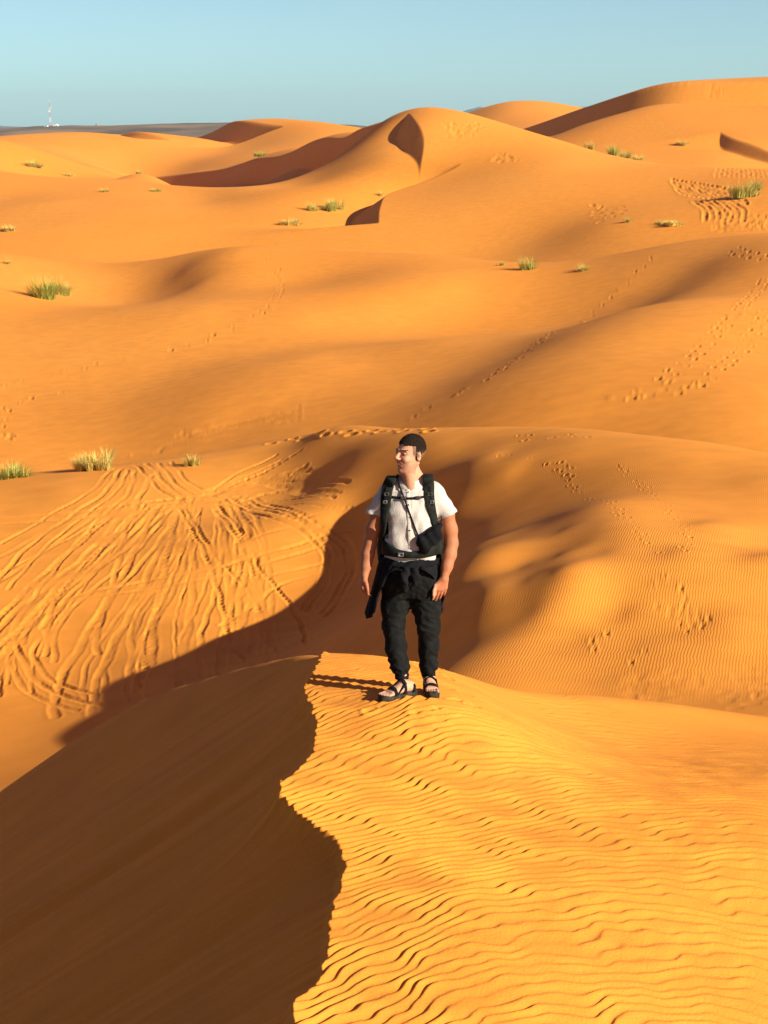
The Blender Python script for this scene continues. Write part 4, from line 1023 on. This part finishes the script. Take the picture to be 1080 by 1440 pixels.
for z_, a in ((15.5, 0.4), (12.5, 3.6)):
    bm = bmesh.new(); bmesh.ops.create_cone(bm, cap_ends=True, segments=14, radius1=.4, radius2=.3, depth=.3, matrix=Matrix.Translation((math.cos(a) * .9, -abs(math.sin(a)) * .9 - .3, z_)) @ Matrix.Rotation(math.pi / 2, 4, 'X')); bm_obj('dish', bm, M_white, mast)
for (u, v, w_, h_, lab) in ((79, 180, 3.6, 2.1, 'white flat-roofed hut right of the thin mast on the dark horizon ridge'), (66, 181.5, 3.2, 1.7, 'low white hut left of the thin mast, partly down the dark ridge')):
    p_ = far_pt(u, v, 1478); hut = empty('hut', p_, lab, 'hut', 'white huts beside the mast')
    bm = bmesh.new(); bbox(bm, (0, 0, h_ / 2 - 1), (w_, 4, h_ + 2)); bm_obj('wall', bm, M_white, hut)
    bm = bmesh.new(); bbox(bm, (0, 0, h_ + .15), (w_ + .5, 4.5, .3)); bbox(bm, (w_ * .2, 0, h_ + .6), (w_ * .3, 1.4, .6)); bm_obj('roof', bm, M_white, hut)
    bm = bmesh.new(); bbox(bm, (-w_ * .2, -2.03, .9), (.9, .06, 1.8)); bm_obj('door', bm, M_dark, hut)
    bm = bmesh.new(); bbox(bm, (w_ * .22, -2.03, 1.5), (.9, .06, .8)); bm_obj('window', bm, M_dark, hut)
cp_ = far_pt(135.5, 178, 1470)
rk = random.Random(5); bm = bmesh.new()
for k in range(26):
    f = k / 26; r = rk.uniform(.35, .7) * (1.15 - .6 * f); a = rk.random() * 6.28; d_ = 1.8 * (1 - f) * rk.random()
    ret = bmesh.ops.create_icosphere(bm, subdivisions=1, radius=r, matrix=Matrix.Translation((math.cos(a) * d_, math.sin(a) * d_, f * 3.0 - .6)))
    for v_ in ret['verts']: v_.co += Vector([rk.uniform(-.12, .12) for _ in range(3)])
cairn = bm_obj('stone_cairn', bm, M_plain); cairn.location = cp_; cairn['label'] = 'small heap of brown stones on the horizon ridge right of the mast'; cairn['category'] = 'cairn'

# ---- haze: one closed box of even thin air
hz = bpy.data.materials.new('haze'); hz.use_nodes = True; n_ = hz.node_tree.nodes; n_.clear()
ho = n_.new('ShaderNodeOutputMaterial'); hv = n_.new('ShaderNodeVolumePrincipled'); hv.inputs['Color'].default_value = (.62, .88, 1.0, 1); hv.inputs['Density'].default_value = HAZE
hv.inputs['Anisotropy'].default_value = .2
hz.node_tree.links.new(hv.outputs[0], ho.inputs['Volume'])
bm = bmesh.new(); bbox(bm, (0, 4700, (140 - 66) / 2), (17000, 10400, 140 + 66)); hb_ = bm_obj('haze', bm, hz); hb_['kind'] = 'stuff'

# ================================================================ desert grass tufts
def grass_mat(name, base, tip):
    def f(n, l, b):
        at = N(n, 'ShaderNodeAttribute', attribute_name='col'); l.new(at.outputs['Color'], b.inputs['Base Color'])
        b.inputs['Roughness'].default_value = .7; b.inputs['Specular IOR Level'].default_value = .15
    return mat(name, f)
M_grass = grass_mat('grass', None, None)
def tuft_mesh(seed, R0, H0, n, green, flat=1.0):
    r = random.Random(seed); V = []; F_ = []; Cc = []
    clumps = [(r.gauss(0, R0 * .45), r.gauss(0, R0 * .45), r.uniform(.35, 1.1)) for _ in range(13)]
    gb, yb = (.17, .25, .03), (.55, .42, .11)
    for k in range(n):
        cx, cy, ch = r.choice(clumps); x = cx + r.gauss(0, R0 * .14); y = cy + r.gauss(0, R0 * .14)
        a = math.atan2(y, x) + r.gauss(0, .9); lean = min(.95, abs(r.gauss(.55, .32))) * flat; ln = H0 * ch * r.uniform(.55, 1.1); w_ = r.uniform(.010, .017) * (R0 / .5) ** .7
        d = (math.cos(a), math.sin(a)); pr = (-d[1], d[0]); b0 = len(V); g = green * r.uniform(.55, 1.35); g = min(1, max(0, g)); br = r.uniform(.75, 1.3)
        for j in range(4):
            f = j / 3; z_ = ln * f * (1 - .35 * lean * f) - .05; o_ = ln * lean * (f ** 1.5); ww = w_ * (1 - f * .85)
            for sg in (-1, 1): V.append((x + d[0] * o_ + pr[0] * ww * sg, y + d[1] * o_ + pr[1] * ww * sg, z_))
            gg = max(0, g - f * .25); c_ = [(gb[i] * gg + yb[i] * (1 - gg)) * br for i in range(3)]; Cc += [c_, c_]
        for j in range(3): F_.append((b0 + 2 * j, b0 + 2 * j + 1, b0 + 2 * j + 3, b0 + 2 * j + 2))
    return V, F_, Cc
G_ = 'grass tufts growing on the dunes'
TUFTS = [ # u, v(base), Y range, width px, height px, greenness, label
 (64,421,100,200,34,25,.8,'large bright green tuft left of the rounded dune nose, its shadow to the left'),
 (88,416,100,200,22,18,.6,'green tuft growing against the right side of the large bright one'),
 (118,662,50,70,24,22,.15,'straw-yellow tuft at the upper edge of the tyre track field, left of its twin'),
 (143,661,50,70,30,24,.12,'straw-yellow tuft at the upper edge of the tyre track field, right of its twin'),
 (20,672,50,70,36,18,.7,'dark green tuft at the left picture edge above the track field'),
 (270,655,50,64,17,14,.4,'small green tuft in the shade on the crest above the tyre tracks'),
 (440,297,170,260,18,12,.5,'left tuft of the green pair beside the dark slip face of the centre dune'),
 (466,296,170,260,24,13,.75,'right tuft of the green pair touching the dark slip face of the centre dune'),
 (406,316,170,240,28,7,.15,'low yellow tuft below and left of the green pair near the centre dune'),
 (740,380,100,160,20,15,.6,'round yellow-green tuft on the long slope with its shadow to the left'),
 (706,374,100,160,10,6,.4,'tiny tuft just left of the round one on the long slope'),
 (820,381,95,150,18,9,.25,'pale flat tuft right of the round one on the long slope'),
 (865,218,200,300,16,14,.75,'dark green tuft on the skyline shoulder right of the big centre dune'),
 (880,222,200,300,14,11,.7,'smaller green tuft just right of the dark one on the shoulder'),
 (896,224,200,300,16,7,.3,'faint low tuft at the right end of the row on the shoulder'),
 (830,208,200,300,14,10,.35,'pale tuft at the left end of the row on the shoulder'),
 (960,204,270,380,20,7,.3,'lone yellow tuft below the far right dune'),
 (1046,278,150,260,34,19,.6,'wide yellow-green tuft at the right edge beside the rutted sand'),
 (1060,268,160,270,20,13,.7,'green tuft behind the wide one at the right edge'),
 (884,313,150,230,9,6,.6,'tiny green tuft below the smooth flank of the centre dune'),
 (948,318,150,230,34,6,.2,'flat yellow tuft stretched out under the rutted sand at right'),
 (926,317,150,230,9,5,.4,'tiny tuft left of the flat yellow one under the rutted sand'),
 (367,214,300,460,15,8,.9,'dark green bush on the far dune left of the big summit'),
 (47,236,250,420,22,8,.55,'green tuft highest on the far left flats'),
 (147,270,200,330,16,5,.35,'small yellow tuft on the far left flats, second of a loose row'),
 (98,248,240,380,20,4,.25,'flat faint tuft on the far left flats under the highest green one'),
 (195,242,260,400,8,5,.4,'tiny tuft alone on the flats left of the dark slip face'),
 (218,270,200,330,14,5,.6,'small green tuft at the left toe of the long dark slip face'),
 (12,325,170,260,26,7,.1,'pale straw tuft on the flat at the far left edge'),
 (8,371,140,190,14,6,.3,'little tuft on the left picture edge above the large bright one'),
 (536,275,190,260,8,5,.2,'tiny tuft on the lower lip of the dark hollow'),
]
for k, (u, v, ya, yb, wpx, hpx, gr, lab) in enumerate(TUFTS):
    s_, t_ = ray(u, v); x, y = ground_at(u, v, ya, yb); z = height(x, y); pm = F / (y * math.cos(PITCH) - z * math.sin(PITCH))
    R0 = wpx / pm / 2; H0 = max(hpx / pm, .1) * 1.5
    V, F_, Cc = tuft_mesh(100 + k, R0, H0, 950 if wpx > 20 else 420, gr, 1.0 if hpx / wpx > .5 else 1.4)
    ob = mesh_obj('grass_tuft', V, F_, M_grass, None, np.array(Cc)); ob.location = (x, y, z)
    ob['label'] = lab; ob['category'] = 'grass tuft'; ob['group'] = G_
